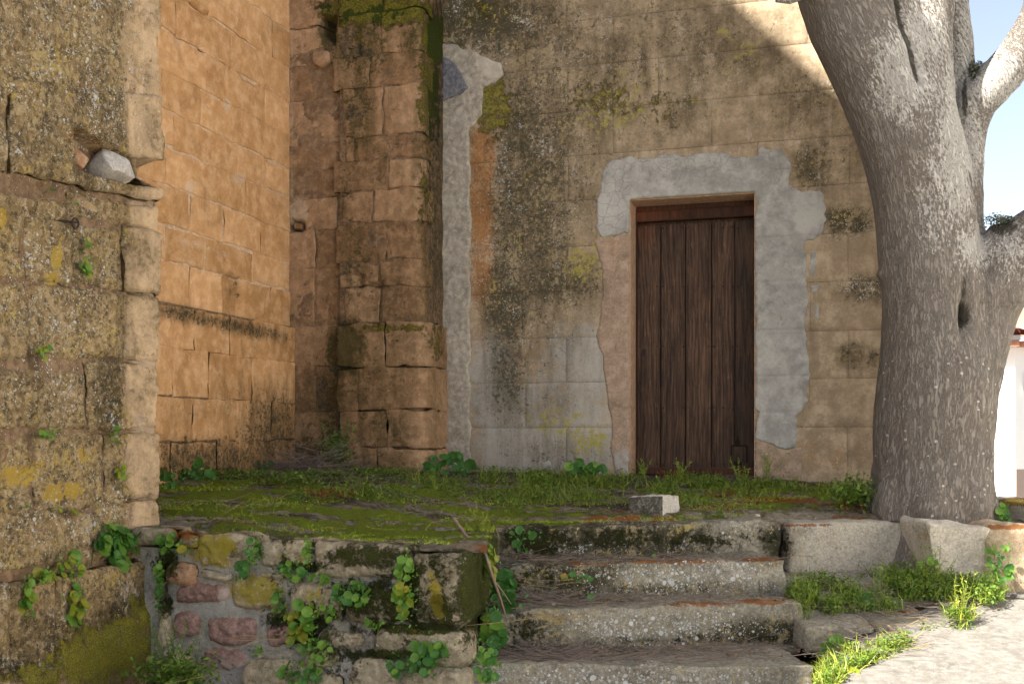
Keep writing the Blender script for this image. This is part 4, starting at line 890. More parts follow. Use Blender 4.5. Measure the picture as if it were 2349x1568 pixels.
rbox('body', tuple(P(2040, 1335, 6.72)), (1, .05), .17, .12, .06, M['blockstone'], UC, .02, .012, .025)
for (px_, py_, Y_, hx_, hz_, lab) in ((2395, 1185, 6.95, .17, .095, 'grey lichen spotted kerb block behind the tan block beside a small green plant'), (2345, 1160, 7.30, .20, .05, 'flat coping stone orange with lichen in front of the white house')):
    q = thing('kerb_block', tuple(P(px_, py_, Y_)), lab, 'stone block')
    rbox('body', tuple(P(px_, py_, Y_)), (1, .1), hx_, .15, hz_, M['blockstone'], q, .02, .01, .025, None, {'A': [(2349, 1190, 60, 60, .9)]}, {'B': [(2349, 1150, 60, 10, .9)], 'G': [(2330, 1150, 60, 10, .7)]})
# side ledge under the block
LD = thing('stone_ledge', (2.0, 5.9, -1.0), 'low overgrown stone ledge between the steps and the pavement', 'ledge')
def ledge(px0, Y0, px1, Y1, z, h_, dep, m='step', tilt=.16):
    a = Vector(((px0 - CX) / FP * Y0, Y0)); b = Vector(((px1 - CX) / FP * Y1, Y1)); ax = (b - a).normalized(); nr = Vector((-ax.y, ax.x)); c = (a + b) / 2 + nr * dep / 2
    rbox('slab', (c.x, c.y, z - h_ / 2 + tilt * dep / 2), ax, (b - a).length / 2, dep / 2, h_ / 2, M[m], LD, .022, .012, .03, None,
         {'R': [(2000, 1380, 200, 20, .4), (1950, 1470, 120, 12, .3)], 'A': [(2100, 1405, 60, 12, .8), (2000, 1455, 160, 16, .7)], 'G': [(2050, 1400, 150, 20, .4)]}, {'B': [(2080, 1400, 60, 8, .6), (2150, 1395, 40, 8, .5)], 'R': [(2000, 1460, 160, 16, .6)]},
         deform=lambda V: V + np.stack([V[:, 0] * 0, V[:, 0] * 0, V[:, 1] * tilt], 1), hi=9)
ledge(1845, 5.62, 2010, 5.66, -.94, .14, .40); ledge(2012, 5.67, 2165, 5.72, -.945, .13, .42)
ledge(1850, 6.03, 2080, 6.07, -.876, .14, .5); ledge(2085, 6.10, 2290, 6.16, -.88, .12, .35)
# pavement slabs, right
PV_M = stone('concrete slab', (.17, .158, .138), (.14, .129, .111), (.20, .188, .167), 5, .003, .003, .1, spot=45, wl=(.36, .34, .3))
def slab(pts, th=.05, parent=STREET, mat=PV_M):
    c = [Vector(p) for p in pts]; bm = bmesh.new()
    def zs(p): return float(street_z(np.array([p.x]), np.array([p.y]))[0]) + .028
    top = [bm.verts.new((p.x, p.y, zs(p))) for p in c]; f = bm.faces.new(top)
    r = bmesh.ops.extrude_face_region(bm, geom=[f]); vs = [e for e in r['geom'] if isinstance(e, bmesh.types.BMVert)]
    for v in vs: v.co.z -= th
    bmesh.ops.recalc_face_normals(bm, faces=bm.faces)
    bmesh.ops.bevel(bm, geom=bm.edges[:], offset=.008, segments=2, affect='EDGES')
    me = bpy.data.meshes.new('paving_slab'); bm.to_mesh(me); bm.free(); me.materials.append(mat)
    V = np.array([tuple(v.co) for v in me.vertices])
    for k, a_ in stains(V, {'A': [(2200, 1530, 200, 60, .45)], 'R': [(2300, 1400, 80, 30, .25)]}, {'R': [(2200, 1500, 300, 60, .4)]}).items():
        at = me.color_attributes.new(k, 'FLOAT_COLOR', 'POINT'); at.data.foreach_set('color', a_.astype(np.float32).ravel())
    o = bpy.data.objects.new('paving_slab', me); C.objects.link(o); o.parent = parent; ORG[o.name] = Vector((0, 0, 0)); return o
def gp(px, py):     # photo point on the street
    Y = 5.5
    for _ in range(30): Y = .5 * Y + .5 * (float(street_z(0, np.array([Y]))[0]) + .028) * FP / (HY - py)
    return ((px - CX) / FP * Y, Y)
slab([gp(1945, 1575), (1.05, 4.3), (1.05, 3.0), (4.2, 3.0), (4.2, 5.72), gp(2190, 1452)])
slab([gp(2200, 1442), (4.2, 5.74), (4.2, 6.35), gp(2262, 1388)])
slab([(.95, 2.98), (-1.2, 2.98), (-1.2, 4.3), (.95, 4.3)]); slab([(4.22, 3.0), (7, 3.0), (7, 6.3), (4.22, 6.3)])

# ------------------------------------------------------------------ tree
TB = P(2132, 1215, 6.95)
TR = thing('tree', tuple(TB), 'thick leaning grey barked tree beside the door, forking into pale lichened limbs', 'tree')
def tube(pts, n=20):
    V, F = [], []
    for i, (p, r) in enumerate(pts):
        a = pts[max(0, i - 1)][0]; b = pts[min(len(pts) - 1, i + 1)][0]; d = (b - a).normalized()
        x = d.orthogonal().normalized() if i == 0 else (xp - d * xp.dot(d)).normalized(); y = d.cross(x); xp = x
        for k in range(n): q = 2 * math.pi * k / n; V.append(p + (x * math.cos(q) + y * math.sin(q)) * r)
        if i:
            for k in range(n): F.append(((i - 1) * n + k, (i - 1) * n + (k + 1) % n, i * n + (k + 1) % n, i * n + k))
    F.append(tuple(range(n))[::-1]); F.append(tuple((len(pts) - 1) * n + k for k in range(n)))
    return V, F
def dense(pts, m=5):
    """catmull-rom through (px,py,Y,rpx)"""
    out = []
    P_ = [(P(a, b, c), d * c / FP) for a, b, c, d in pts]; P_ = [P_[0]] + P_ + [P_[-1]]
    for i in range(1, len(P_) - 2):
        for k in range(m):
            t_ = k / m
            def cr(a, b, c, d): return .5 * ((2 * b) + (c - a) * t_ + (2 * a - 5 * b + 4 * c - d) * t_ ** 2 + (3 * b - a - 3 * c + d) * t_ ** 3)
            out.append((cr(P_[i - 1][0], P_[i][0], P_[i + 1][0], P_[i + 2][0]), cr(P_[i - 1][1], P_[i][1], P_[i + 1][1], P_[i + 2][1])))
    out.append(P_[-2]); return out
LIMBS = [
    [(2132, 1330, 6.95, 180), (2134, 1240, 6.95, 150), (2134, 1180, 6.95, 139), (2139, 1100, 6.95, 130), (2142, 980, 6.95, 130), (2148, 860, 6.95, 131), (2140, 740, 6.93, 117), (2136, 600, 6.9, 110), (2122, 480, 6.88, 110), (2102, 380, 6.86, 112), (2075, 280, 6.84, 114), (2035, 170, 6.82, 118), (1985, 60, 6.8, 122), (1925, -80, 6.76, 112), (1850, -280, 6.7, 95), (1760, -560, 6.6, 80), (1700, -900, 6.4, 55)],
    [(2100, 420, 6.86, 90), (2110, 260, 6.82, 78), (2122, 130, 6.78, 64), (2128, 0, 6.76, 60), (2130, -160, 6.74, 56), (2160, -420, 6.7, 48), (2180, -760, 6.6, 34)],
    [(2185, 620, 7.0, 68), (2198, 500, 7.05, 56), (2202, 390, 7.08, 52), (2200, 260, 7.1, 46), (2190, 120, 7.1, 42), (2180, 0, 7.1, 42), (2178, -150, 7.15, 38), (2220, -500, 7.3, 28)],
    [(2205, 440, 7.05, 42), (2215, 330, 7.03, 40), (2232, 250, 7.0, 44), (2262, 205, 6.97, 47), (2305, 160, 6.95, 44), (2345, 105, 6.93, 42), (2380, 30, 6.9, 38), (2400, -80, 6.88, 34), (2440, -300, 6.85, 26)],
    [(2165, 960, 6.93, 100), (2195, 860, 6.93, 98), (2232, 760, 6.92, 86), (2268, 680, 6.9, 80), (2310, 600, 6.86, 82), (2370, 555, 6.82, 74), (2470, 470, 6.78, 66), (2600, 330, 6.7, 56), (2760, 100, 6.6, 40)],
    [(2290, 600, 6.84, 44), (2296, 545, 6.84, 36), (2300, 517, 6.84, 28)],
]
Vt, Ft = [], []
for L_ in LIMBS:
    v, f = tube(dense(L_)); b0 = len(Vt); Vt += v; Ft += [tuple(i + b0 for i in q) for q in f]
# root flare
for ang in (200, 250, 300, 340, 20, 160):
    d = Vector((math.cos(rad(ang)), math.sin(rad(ang)), 0)); b0 = len(Vt)
    v, f = tube([(TB + d * .18 + Vector((0, 0, .35)), .16), (TB + d * .25 + Vector((0, 0, .12)), .15), (TB + d * .26 + Vector((0, 0, -.1)), .10), (TB + d * .26 + Vector((0, 0, -.28)), .05)], 14); Vt += v; Ft += [tuple(i + b0 for i in q) for q in f]
me = bpy.data.meshes.new('tmp'); me.from_pydata(Vt, [], Ft); tmp = bpy.data.objects.new('tmp', me); C.objects.link(tmp)
rm = tmp.modifiers.new('r', 'REMESH'); rm.mode = 'VOXEL'; rm.voxel_size = .016
sm = tmp.modifiers.new('s', 'SMOOTH'); sm.iterations = 9; sm.factor = .6
dg = bpy.context.evaluated_depsgraph_get(); dg.update(); ev = tmp.evaluated_get(dg); m2 = ev.to_mesh()
V = np.zeros(len(m2.vertices) * 3); m2.vertices.foreach_get('co', V); V = V.reshape(-1, 3)
N_ = np.zeros(len(m2.vertices) * 3); m2.vertices.foreach_get('normal', N_); N_ = N_.reshape(-1, 3)
F = np.array([tuple(p.vertices) for p in m2.polygons if len(p.vertices) == 4]); ev.to_mesh_clear()
bpy.data.objects.remove(tmp)
px, py = topx(V)
ctr = [(P(a, b, c), 0) for a, b, c, d in LIMBS[0]]; zc_ = np.array([q[0].z for q in ctr]); xc_ = np.array([q[0].x for q in ctr]); yc_ = np.array([q[0].y for q in ctr])
o_ = np.argsort(zc_); bx = V[:, 0] - np.interp(V[:, 2], zc_[o_], xc_[o_]); by = V[:, 1] - np.interp(V[:, 2], zc_[o_], yc_[o_])
bark = np.stack([bx, by, V[:, 2]], 1)
lb = sstep(-.3, .9, V[:, 2])         # bark is rougher low on the trunk
q = bark * np.array([1, 1, .28]); rid = 1 - np.abs(fbm(q, 16, 3, off=2)) * 2.2
dis = .006 * rid * (1.0 - .55 * lb) + .010 * fbm(q, 7, 3) + .022 * fbm(V, 2.6, 2, off=7) + .003 * fbm(q, 60, 2)
hol = np.exp(-(((px - 2217) / 11) ** 2 + ((py - 722) / 24) ** 2)) * (N_[:, 1] < 0); dis -= .12 * hol
seam = np.exp(-((px - (2210 + (py - 760) * -.05)) / 9) ** 2) * sstep(820, 740, py) * sstep(560, 660, py) * (N_[:, 1] < 0); dis -= .03 * seam
seam2 = np.exp(-((px - np.interp(py, [0, 60, 100, 150, 200], [2062, 2075, 2092, 2100, 2110])) / 8) ** 2) * sstep(240, 150, py) * (N_[:, 1] < .3); dis -= .035 * seam2
for kx_, ky_, kr, ka in ((2245, 860, 22, .02), (2262, 1040, 14, .02), (2025, 630, 10, .02), (2270, 660, 30, .03), (2330, 690, 20, .03)):
    dis += ka * np.exp(-(((px - kx_) / kr) ** 2 + ((py - ky_) / kr) ** 2))
V = V + N_ * dis[:, None]
st = np.zeros((len(V), 4))
st[:, 3] = blobs(px, py, [(2080, 150, 90, 130, 1.0), (2200, 300, 60, 250, 1.0), (2160, 420, 70, 200, .65), (2280, 180, 100, 90, .9), (2130, 60, 70, 120, .8), (2240, 560, 50, 70, .85), (2320, 560, 60, 80, .75), (2000, 60, 80, 60, .3), (2220, 90, 40, 140, .9)])
st[:, 0] = np.maximum.reduce([blobs(px, py, [(2235, 160, 18, 30, .9), (2215, 230, 8, 60, .9), (2225, 420, 8, 60, .7, -20), (2300, 520, 40, 22, .9), (2217, 722, 14, 28, 1.2)]), seam2 * 1.1, seam * .7])  # dark moss, with shade painted into the hollow and stem seams
st[:, 1] = sstep(700, 850, py)
o = mk('trunk', V, F, M['bark'], TR, {'stain': st})
at = o.data.attributes.new('bark', 'FLOAT_VECTOR', 'POINT'); at.data.foreach_set('vector', bark.astype(np.float32).ravel())
def limb_branch(pts, r0, r1, parent=TR, name='branch', mat=None):
    n = len(pts); v, f = tube([(Vector(p), r0 + (r1 - r0) * i / (n - 1)) for i, p in enumerate(pts)], 8)
    V = np.array([tuple(x) for x in v]); Fq = np.array([q for q in f if len(q) == 4])
    ob = mk(name, V, Fq, mat or M['bark'], parent, {'stain': np.zeros((len(V), 4))})
    a_ = ob.data.attributes.new('bark', 'FLOAT_VECTOR', 'POINT'); a_.data.foreach_set('vector', V.astype(np.float32).ravel()); return ob
# the bare crown above the picture
random.seed(5)
def wander(p, d, L, n, wob):
    pts = [p.copy()]
    for _ in range(n):
        d = (d + Vector((random.uniform(-wob, wob), random.uniform(-wob, wob), random.uniform(-wob * .5, wob)))).normalized(); p = p + d * (L / n); pts.append(p.copy())
    return pts, d
tips = [(P(*LIMBS[i][-1][:3]), .10) for i in (0, 1, 2, 3, 4)]
for (p, r) in tips:
    for k in range(3):
        pts, d = wander(p - Vector((0, 0, .15)), Vector((random.uniform(-.6, .6) , random.uniform(-.5, .6), 1)), random.uniform(1.2, 2.0), 7, .25)
        limb_branch(pts, r * .55, .02)
        for kk in range(4):
            q = pts[random.randrange(2, 7)]; p2, _ = wander(q, Vector((random.uniform(-1, 1), random.uniform(-1, 1), .6)), random.uniform(.5, 1.1), 6, .3); limb_branch(p2, .018, .004)
limb_branch([P(1860, -40, 6.6), P(1845, -8, 6.55), P(1812, 4, 6.5), P(1780, 2, 6.48)], .022, .010)
limb_branch([P(1060, -260, 6.2), P(1000, -120, 6.15), P(975, -40, 6.12), P(966, 4, 6.1)], .012, .004)
limb_branch([P(1850, -280, 6.7), P(1500, -420, 6.5), P(1200, -380, 6.3), P(1060, -260, 6.2)], .05, .012)
rl = []; 
# knotty mossy crotch of grey-green moss
def blades(name, pts, nrm, n, ln, wd, mat, spread=.6, lean=None, parent=None, jit=.0, kind='stuff', label=None, cat=None, seg=2, rv=None):
    """a mass of thin blades; pts (N,3) roots"""
    N = len(pts); L = ln[0] + (ln[1] - ln[0]) * RNG.rand(N) ** 1.3; W_ = wd * (.6 + .8 * RNG.rand(N)) * .5
    up = np.tile(np.array(nrm, float), (N, 1)) if np.ndim(nrm) == 1 else nrm
    d = up + RNG.randn(N, 3) * spread; d /= np.linalg.norm(d, axis=1)[:, None]
    side = np.cross(d, RNG.randn(N, 3)); side /= np.linalg.norm(side, axis=1)[:, None] + 1e-9
    dr = RNG.randn(N, 3) * .35; dr[:, 2] -= .25
    a = pts + side * W_[:, None]; b = pts - side * W_[:, None]; m = pts + d * (L * .55)[:, None]
    ma = m + side * (W_ * .8)[:, None]; mb = m - side * (W_ * .8)[:, None]
    tip = pts + d * L[:, None] + dr * (L * .5)[:, None]
    V = np.stack([a, b, mb, ma, tip], 1).reshape(-1, 3); k = np.arange(N)[:, None] * 5
    Fq = k + np.array([[0, 1, 2, 3]]); Ft_ = k + np.array([[3, 2, 4]])
    at = np.zeros((N, 5, 4)); at[:, :, 0] = RNG.rand(N)[:, None] if rv is None else rv[:, None]; at[:, :, 1] = RNG.rand(N)[:, None]
    ob = mk(name, V, [Fq, Ft_], mat, parent, {'stain': at.reshape(-1, 4)})
    if parent is None or kind: tagit(ob, label, cat, None, kind)
    return ob
def leaves(name, pts, n, size, mat, parent=None, kind='stuff', up=(0, 0, 1), sprd=.6):
    """small oval leaves"""
    N = len(pts); S = size * (.5 + RNG.rand(N)); d = np.array(up) + RNG.randn(N, 3) * sprd; d /= np.linalg.norm(d, axis=1)[:, None]
    a = np.cross(d, RNG.randn(N, 3)); a /= np.linalg.norm(a, axis=1)[:, None]; b = np.cross(d, a)
    sh = [(-1, 0, 0), (-.35, -.5, .12), (.45, -.45, .1), (1, 0, -.1), (.45, .45, .1), (-.35, .5, .12)]
    V = np.stack([pts + (a * x + b * y + d * z) * S[:, None] for x, y, z in sh], 1).reshape(-1, 3); k = np.arange(N)[:, None] * 6
    F = np.concatenate([k + np.array([[0, 1, 2, 3]]), k + np.array([[0, 3, 4, 5]])])
    at = np.zeros((N, 6, 4)); at[:, :, 0] = RNG.rand(N)[:, None]; at[:, :, 1] = RNG.rand(N)[:, None]
    ob = mk(name, V, F, mat, parent, {'stain': at.reshape(-1, 4)})
    if kind: ob['kind'] = kind
    return ob
pm = []
for (cx_, cy_, rx_, ry_, Y_, n_) in ((2300, 505, 42, 10, 6.80, 500), (2240, 150, 16, 8, 6.98, 160), (2232, 175, 10, 22, 6.96, 120)):
    for _ in range(n_): pm.append(tuple(P(cx_ + random.gauss(0, rx_ * .5), cy_ + random.gauss(0, ry_ * .6), Y_ + random.uniform(-.07, .07))))
leaves('moss_tuft', np.array(pm), 0, .008, M['lichen_moss'], TR, 'stuff', sprd=1)

# ------------------------------------------------------------------ white house beyond
HB = Vector((8.62, 20.0, -1.15))
HO = thing('white_house', tuple(HB), 'white rendered house with terracotta tile eaves seen past the tree trunk', 'house')
def HP(x, y, z): return (x, y, z)
c0 = Vector(((2328 - CX) / FP * 20, 20)); dl = Vector((-.985, .17)); dr_ = Vector((.80, .60))  # invented corner: right wall turned from the sun, standing in for cast shade
A_ = c0 + dl * 5; B_ = c0 + dr_ * 7; back = Vector((.1, 7))
prism('wall', [A_, c0, B_, B_ + back, A_ + back], -1.2, 1.56, M['whitewash'], HO)
pt = c0 + Vector((0, -.03)); prism('plinth', [pt + dr_ * .02, pt + dr_ * 6.5, pt + dr_ * 6.5 + Vector((-.03, .05)), pt + dr_ * .02 + Vector((-.03, .05))], -1.2, -.58, M['house_plinth'], HO)
V = []; nrm_l = Vector((-.17, -.985)); 
for side, d, L_, nr in ((0, dl, 5, Vector((-.17, -.985))), (1, dr_, 7, Vector((.6, -.8)))):
    e = c0 + nr * .0; z_ = 1.56
    prism('eave_board', [e + nr * .02, e + d * L_ + nr * .02, e + d * L_ + nr * .30, e + nr * .30], 1.56, 1.66, M['roof_tile'], HO)
    prism('gutter', [e + nr * .28, e + d * L_ + nr * .28, e + d * L_ + nr * .38, e + nr * .38], 1.66, 1.74, M['gutter'], HO)
    n_ = int(L_ / .24); VV, FF = [], []
    for k in range(n_):
        bq = e + d * (k * .24 + .12)
        for rrw in range(4):
            p0 = bq + nr * (.40 - rrw * .38); p1 = bq + nr * (.0 - rrw * .38); z0_, z1b = 1.76 + rrw * .13, 1.90 + rrw * .13
            b0 = len(VV)
            for (pp_, zz_) in ((p0, z0_), (p1, z1b)):
                for a in range(7):
                    an = math.pi * a / 6; q = pp_ + d * (-.11 * math.cos(an)); VV.append((q.x, q.y, zz_ + .09 * math.sin(an) + .02))
            for a in range(6): FF.append((b0 + a, b0 + a + 1, b0 + 8 + a, b0 + 7 + a))
    mk('roof_tiles', VV, np.array(FF), M['roof_tile'], HO)['kind'] = 'stuff'
V = [HP(*(A_ - Vector((0, .4))), 1.72), HP(*(c0 + Vector((.1, -.38))), 1.72), HP(*(B_ + Vector((.3, -.3))), 1.72), HP(*(B_ + back * .5), 3.0), HP(*(A_ + back * .5), 3.0)]
mk('roof', V, [np.array([[0, 1, 3, 4]]), np.array([[1, 2, 3]])], M['roof_tile'], HO, None, False)
wq = c0 + dr_ * .28 + Vector((.6, -.8)) * .03
for k in range(4):
    q = wq + dr_ * (.12 * k); prism('window_bar', [q, q + dr_ * .015, q + dr_ * .015 + Vector((.012, -.016)), q + Vector((.012, -.016))], .86, 1.12, M['iron'], HO)
prism('window_sill', [wq, wq + dr_ * .6, wq + dr_ * .6 + Vector((.05, -.07)), wq + Vector((.05, -.07))], .78, .85, M['whitewash'], HO)
prism('bottom_bar', [wq, wq + dr_ * .5, wq + dr_ * .5 + Vector((.03, -.04)), wq + Vector((.03, -.04))], .86, .875, M['iron'], HO)

FILL_HOUSE = thing('white_house', (8.2, 2, -1.4), 'long unseen white house added right of the steps to bounce sunlight onto the walls', 'house')  # out of view, added as a sunlit reflector for the left walls
prism('wall', [Vector((7.6, -9)), Vector((7.3, 12)), Vector((12, 12)), Vector((12, -9))], -1.5, 4.6, M['whitewash'], FILL_HOUSE)
prism('roof', [Vector((7.1, -9.3)), Vector((6.8, 12.3)), Vector((12.5, 12.3)), Vector((12.5, -9.3))], 4.6, 4.8, M['roof_tile'], FILL_HOUSE)
for yy in (-6, -2, 2.5, 7):
    xx = 7.6 - (yy + 9) / 21 * .3
    prism('window', [Vector((xx - .02, yy)), Vector((xx - .02, yy + .9)), Vector((xx + .1, yy + .9)), Vector((xx + .1, yy))], .9, 2.1, M['wood_frame'], FILL_HOUSE)
    prism('window_sill', [Vector((xx - .08, yy - .08)), Vector((xx - .08, yy + .98)), Vector((xx + .1, yy + .98)), Vector((xx + .1, yy - .08))], .82, .9, M['whitewash'], FILL_HOUSE)

# ------------------------------------------------------------------ unseen building on the left, its roofline shaped to cast the shadow edge
def SA(s, a): return Vector((.8 * s + .6 * a, .6 * s - .8 * a))
BL = thing('shadow_building', (*SA(-8, -8), -1.4), 'tall unseen stone building with roofline shaped to cast the shadow on terrace and plastered wall', 'building')
prof = [(-3.37, -1.5), (-3.37, 10.45), (-3.8, 10.72), (-4.89, 11.07), (-5.38, 11.4), (-9, 13.2), (-14, 11.0), (-14, -1.5)]
for nm, s0_, s1_, mt in (('wall', -4.0, -12.0, M['mortar_dark']),):
    n = len(prof); V = [(*SA(s0_, a), z) for a, z in prof] + [(*SA(s1_, a), z) for a, z in prof]
    me = bpy.data.meshes.new(nm); me.from_pydata([Vector(v) - ORG[BL.name] for v in V], [], [[i, (i + 1) % n, n + (i + 1) % n, n + i] for i in range(n)] + [list(range(n)), list(range(n, 2 * n))[::-1]])
    bm = bmesh.new(); bm.from_mesh(me); bmesh.ops.recalc_face_normals(bm, faces=bm.faces); bm.to_mesh(me); bm.free()
    me.materials.append(mt); o = bpy.data.objects.new(nm, me); C.objects.link(o); o.parent = BL

# ------------------------------------------------------------------ loose stones, ring, branch
LS_ = thing('loose_stone', tuple(P(1500, 1181, 6.75)), 'squared white stone with one grey lichened face lying on the terrace edge', 'stone')
def skew(V):
    V = V.copy(); V[:, 2] *= 1 + .06 * V[:, 0] / .1; return V
ob = rbox('body', tuple(P(1500, 1160, 6.86)), (.80, -.6), .118, .10, .060, M['whitestone'], LS_, .006, .012, .007, None, None, None, deform=skew, hi=18)
def face_stain(ob, n, k, val):
    me = ob.data; nn = np.zeros(len(me.vertices) * 3); me.vertices.foreach_get('normal', nn); nn = nn.reshape(-1, 3)
    a = np.zeros(len(me.vertices) * 4); ca = me.color_attributes['stain']; ca.data.foreach_get('color', a); a = a.reshape(-1, 4)
    a[:, k] = np.maximum(a[:, k], val * (nn @ np.array(n) > .55)); ca.data.foreach_set('color', a.astype(np.float32).ravel())
face_stain(ob, (-.86, -.5, 0), 0, .85); face_stain(ob, (-.5, -.86, 0), 3, .3)
NR = thing('loose_stone', tuple(pn.at(262, 415)[0]), 'pale grey rough rock wedged in the hollow of the lichened wall', 'stone')
q, nq_ = pn.at(262, 386, -.03)
def rocky(V):
    V = V.copy(); V[:, 2] *= 1 - .35 * V[:, 0] / .09; V[:, 1] *= 1 - .3 * V[:, 2] / .06; return V
rbox('body', tuple(q), (.5, .86), .095, .085, .068, M['whitestone'], NR, .015, .012, .008, Matrix.Rotation(rad(-14), 3, 'X') @ Matrix.Rotation(rad(12), 3, 'Y'), {'R': [(230, 380, 12, 20, .3)]}, {'B': [(280, 395, 16, 10, .3)], 'G': [(270, 390, 20, 20, .3)]}, deform=rocky, hi=20, facets=4)
NR2 = thing('loose_stone', tuple(pn.at(205, 385, -.08)[0]), 'small brown stone tucked behind the pale rock in the wall hollow', 'stone')
rbox('body', tuple(pn.at(205, 368, -.085)[0]), (.4, .9), .05, .045, .042, M['rubble_orange'], NR2, .012, .01, .008, Matrix.Rotation(rad(30), 3, 'Y'), hi=20, facets=8)
PS = thing('loose_stone', tuple(pp.at(738, 158)[0]), 'small grey stone plugging the hole high in the brown wall', 'stone')
rbox('body', tuple(pp.at(738, 136, .0)[0]), u, .07, .05, .05, M['pillar'], PS, .02, .015, .012, hi=12, facets=3)
PS2 = thing('loose_stone', tuple(pp.at(684, 528)[0]), 'fist sized stone in the small hole beside the inner corner', 'stone')
rbox('body', tuple(pp.at(682, 520, -.04)[0]), u, .035, .03, .022, M['pillar'], PS2, .012, .01, .006, hi=24, facets=5)
for (px_, py_, Y_, r_, lab) in ((1738, 1181, 6.72, .011, 'tiny white pebble on the terrace edge right of the squared stone'), (1270, 1385, 5.6, .008, 'little brown pebble on the dirt of the third step'), (2165, 1385, 6.1, .03, 'small pale stone lying below the tan block'), (858, 1130, 8.0, .02, 'scrap of white rubble in the weeds before the pillar')):
    q = thing('pebble', tuple(P(px_, py_, Y_)), lab, 'pebble'); rbox('body', tuple(P(px_, py_, Y_)), (1, .2), r_ * 1.3, r_, r_ * .6, M['limestone'], q, r_ * .5, r_ * .3, .008, hi=30)
# iron ring
RG = thing('iron_ring', tuple(pn.at(160, 512, .02)[0]), 'small rusty iron ring fixed in a joint of the lichened wall', 'ring')
q, n3 = pn.at(160, 512, .03); tt = Vector((wv.x, wv.y, 0)); V, F = [], []
for i in range(20):
    a = 2 * math.pi * i / 20; ctr_ = q + tt * (.022 * math.cos(a)) + Vector((0, 0, .022 * math.sin(a))); e1 = (tt * math.cos(a) + Vector((0, 0, math.sin(a))))
    for k in range(6): b = 2 * math.pi * k / 6; V.append(tuple(ctr_ + e1 * (.0045 * math.cos(b)) + n3 * (.0045 * math.sin(b))))
    for k in range(6): F.append((i * 6 + k, i * 6 + (k + 1) % 6, ((i + 1) % 20) * 6 + (k + 1) % 6, ((i + 1) % 20) * 6 + k))
mk('hoop', V, np.array(F), M['iron'], RG)
q2, _ = pn.at(142, 508, -.03); v, f = tube([(q2, .005), (q2 + n3 * .045 + tt * .02, .005), (q2 + n3 * .07 + tt * .06, .004)], 6); mk('pin', v, np.array([x for x in f if len(x) == 4]), M['iron'], RG)
# fallen branch
FB = thing('fallen_branch', tuple(P(1158, 1408, 5.50)), 'bare forked dead branch leaning over the corner of the terrace onto the steps', 'branch')
M['deadwood'] = simple('dead grey brown wood', (.21, .145, .115), .9, .1, 0, .4, 30, .003)
def vtube(name, pts, r0, r1, mat, parent, n=8):
    k = len(pts); v, f = tube([(Vector(p), r0 + (r1 - r0) * i / (k - 1)) for i, p in enumerate(pts)], n)
    return mk(name, v, np.array([x for x in f if len(x) == 4]), mat, parent)
vtube('stem', [P(1040, 1188, 5.55), P(1058, 1212, 5.48), P(1074, 1236, 5.40), P(1098, 1256, 5.30), P(1114, 1272, 5.25), P(1122, 1296, 5.22), P(1132, 1328, 5.25), P(1142, 1356, 5.32), P(1150, 1380, 5.38), P(1158, 1408, 5.44)], .008, .006, M['deadwood'], FB)
vtube('side_twig', [P(1068, 1226, 5.42), P(1086, 1242, 5.38), P(1102, 1256, 5.36), P(1116, 1268, 5.36)], .005, .003, M['deadwood'], FB)
vtube('side_twig', [P(1136, 1334, 5.27), P(1150, 1352, 5.34), P(1164, 1372, 5.42), P(1172, 1384, 5.46)], .004, .002, M['deadwood'], FB)
vtube('side_twig', [P(1140, 1348, 5.3), P(1146, 1370, 5.36), P(1148, 1392, 5.42)], .004, .002, M['deadwood'], FB)

# ------------------------------------------------------------------ plants
def disc(name, mat, lobes=7, depth=.25, n=14):
    V = [(0, 0, -depth)]; F = []
    for ring_, r_ in ((1, .5), (2, 1.0)):
        for k in range(n):
            a = 2 * math.pi * k / n; rr_ = r_ * (1 + (.07 * math.cos(lobes * a) if ring_ == 2 else 0)); 
            z = (-depth * .75 if ring_ == 1 else .05 * math.sin(3 * a + lobes)); V.append((rr_ * math.cos(a), rr_ * math.sin(a), z))
    for k in range(n): F.append((0, 1 + k, 1 + (k + 1) % n)); F.append((1 + k, 1 + n + k, 1 + n + (k + 1) % n, 1 + (k + 1) % n))
    me = bpy.data.meshes.new(name); me.from_pydata(V, [], F); me.materials.append(mat)
    for p_ in me.polygons: p_.use_smooth = True
    return me
LM = {k: [disc('leaf', M[m], lo, dp) for lo, dp in ((7, .22), (9, .3), (6, .15))] for k, m in (('g', 'leaf'), ('y', 'leaf_y'), ('d', 'leaf_d'))}
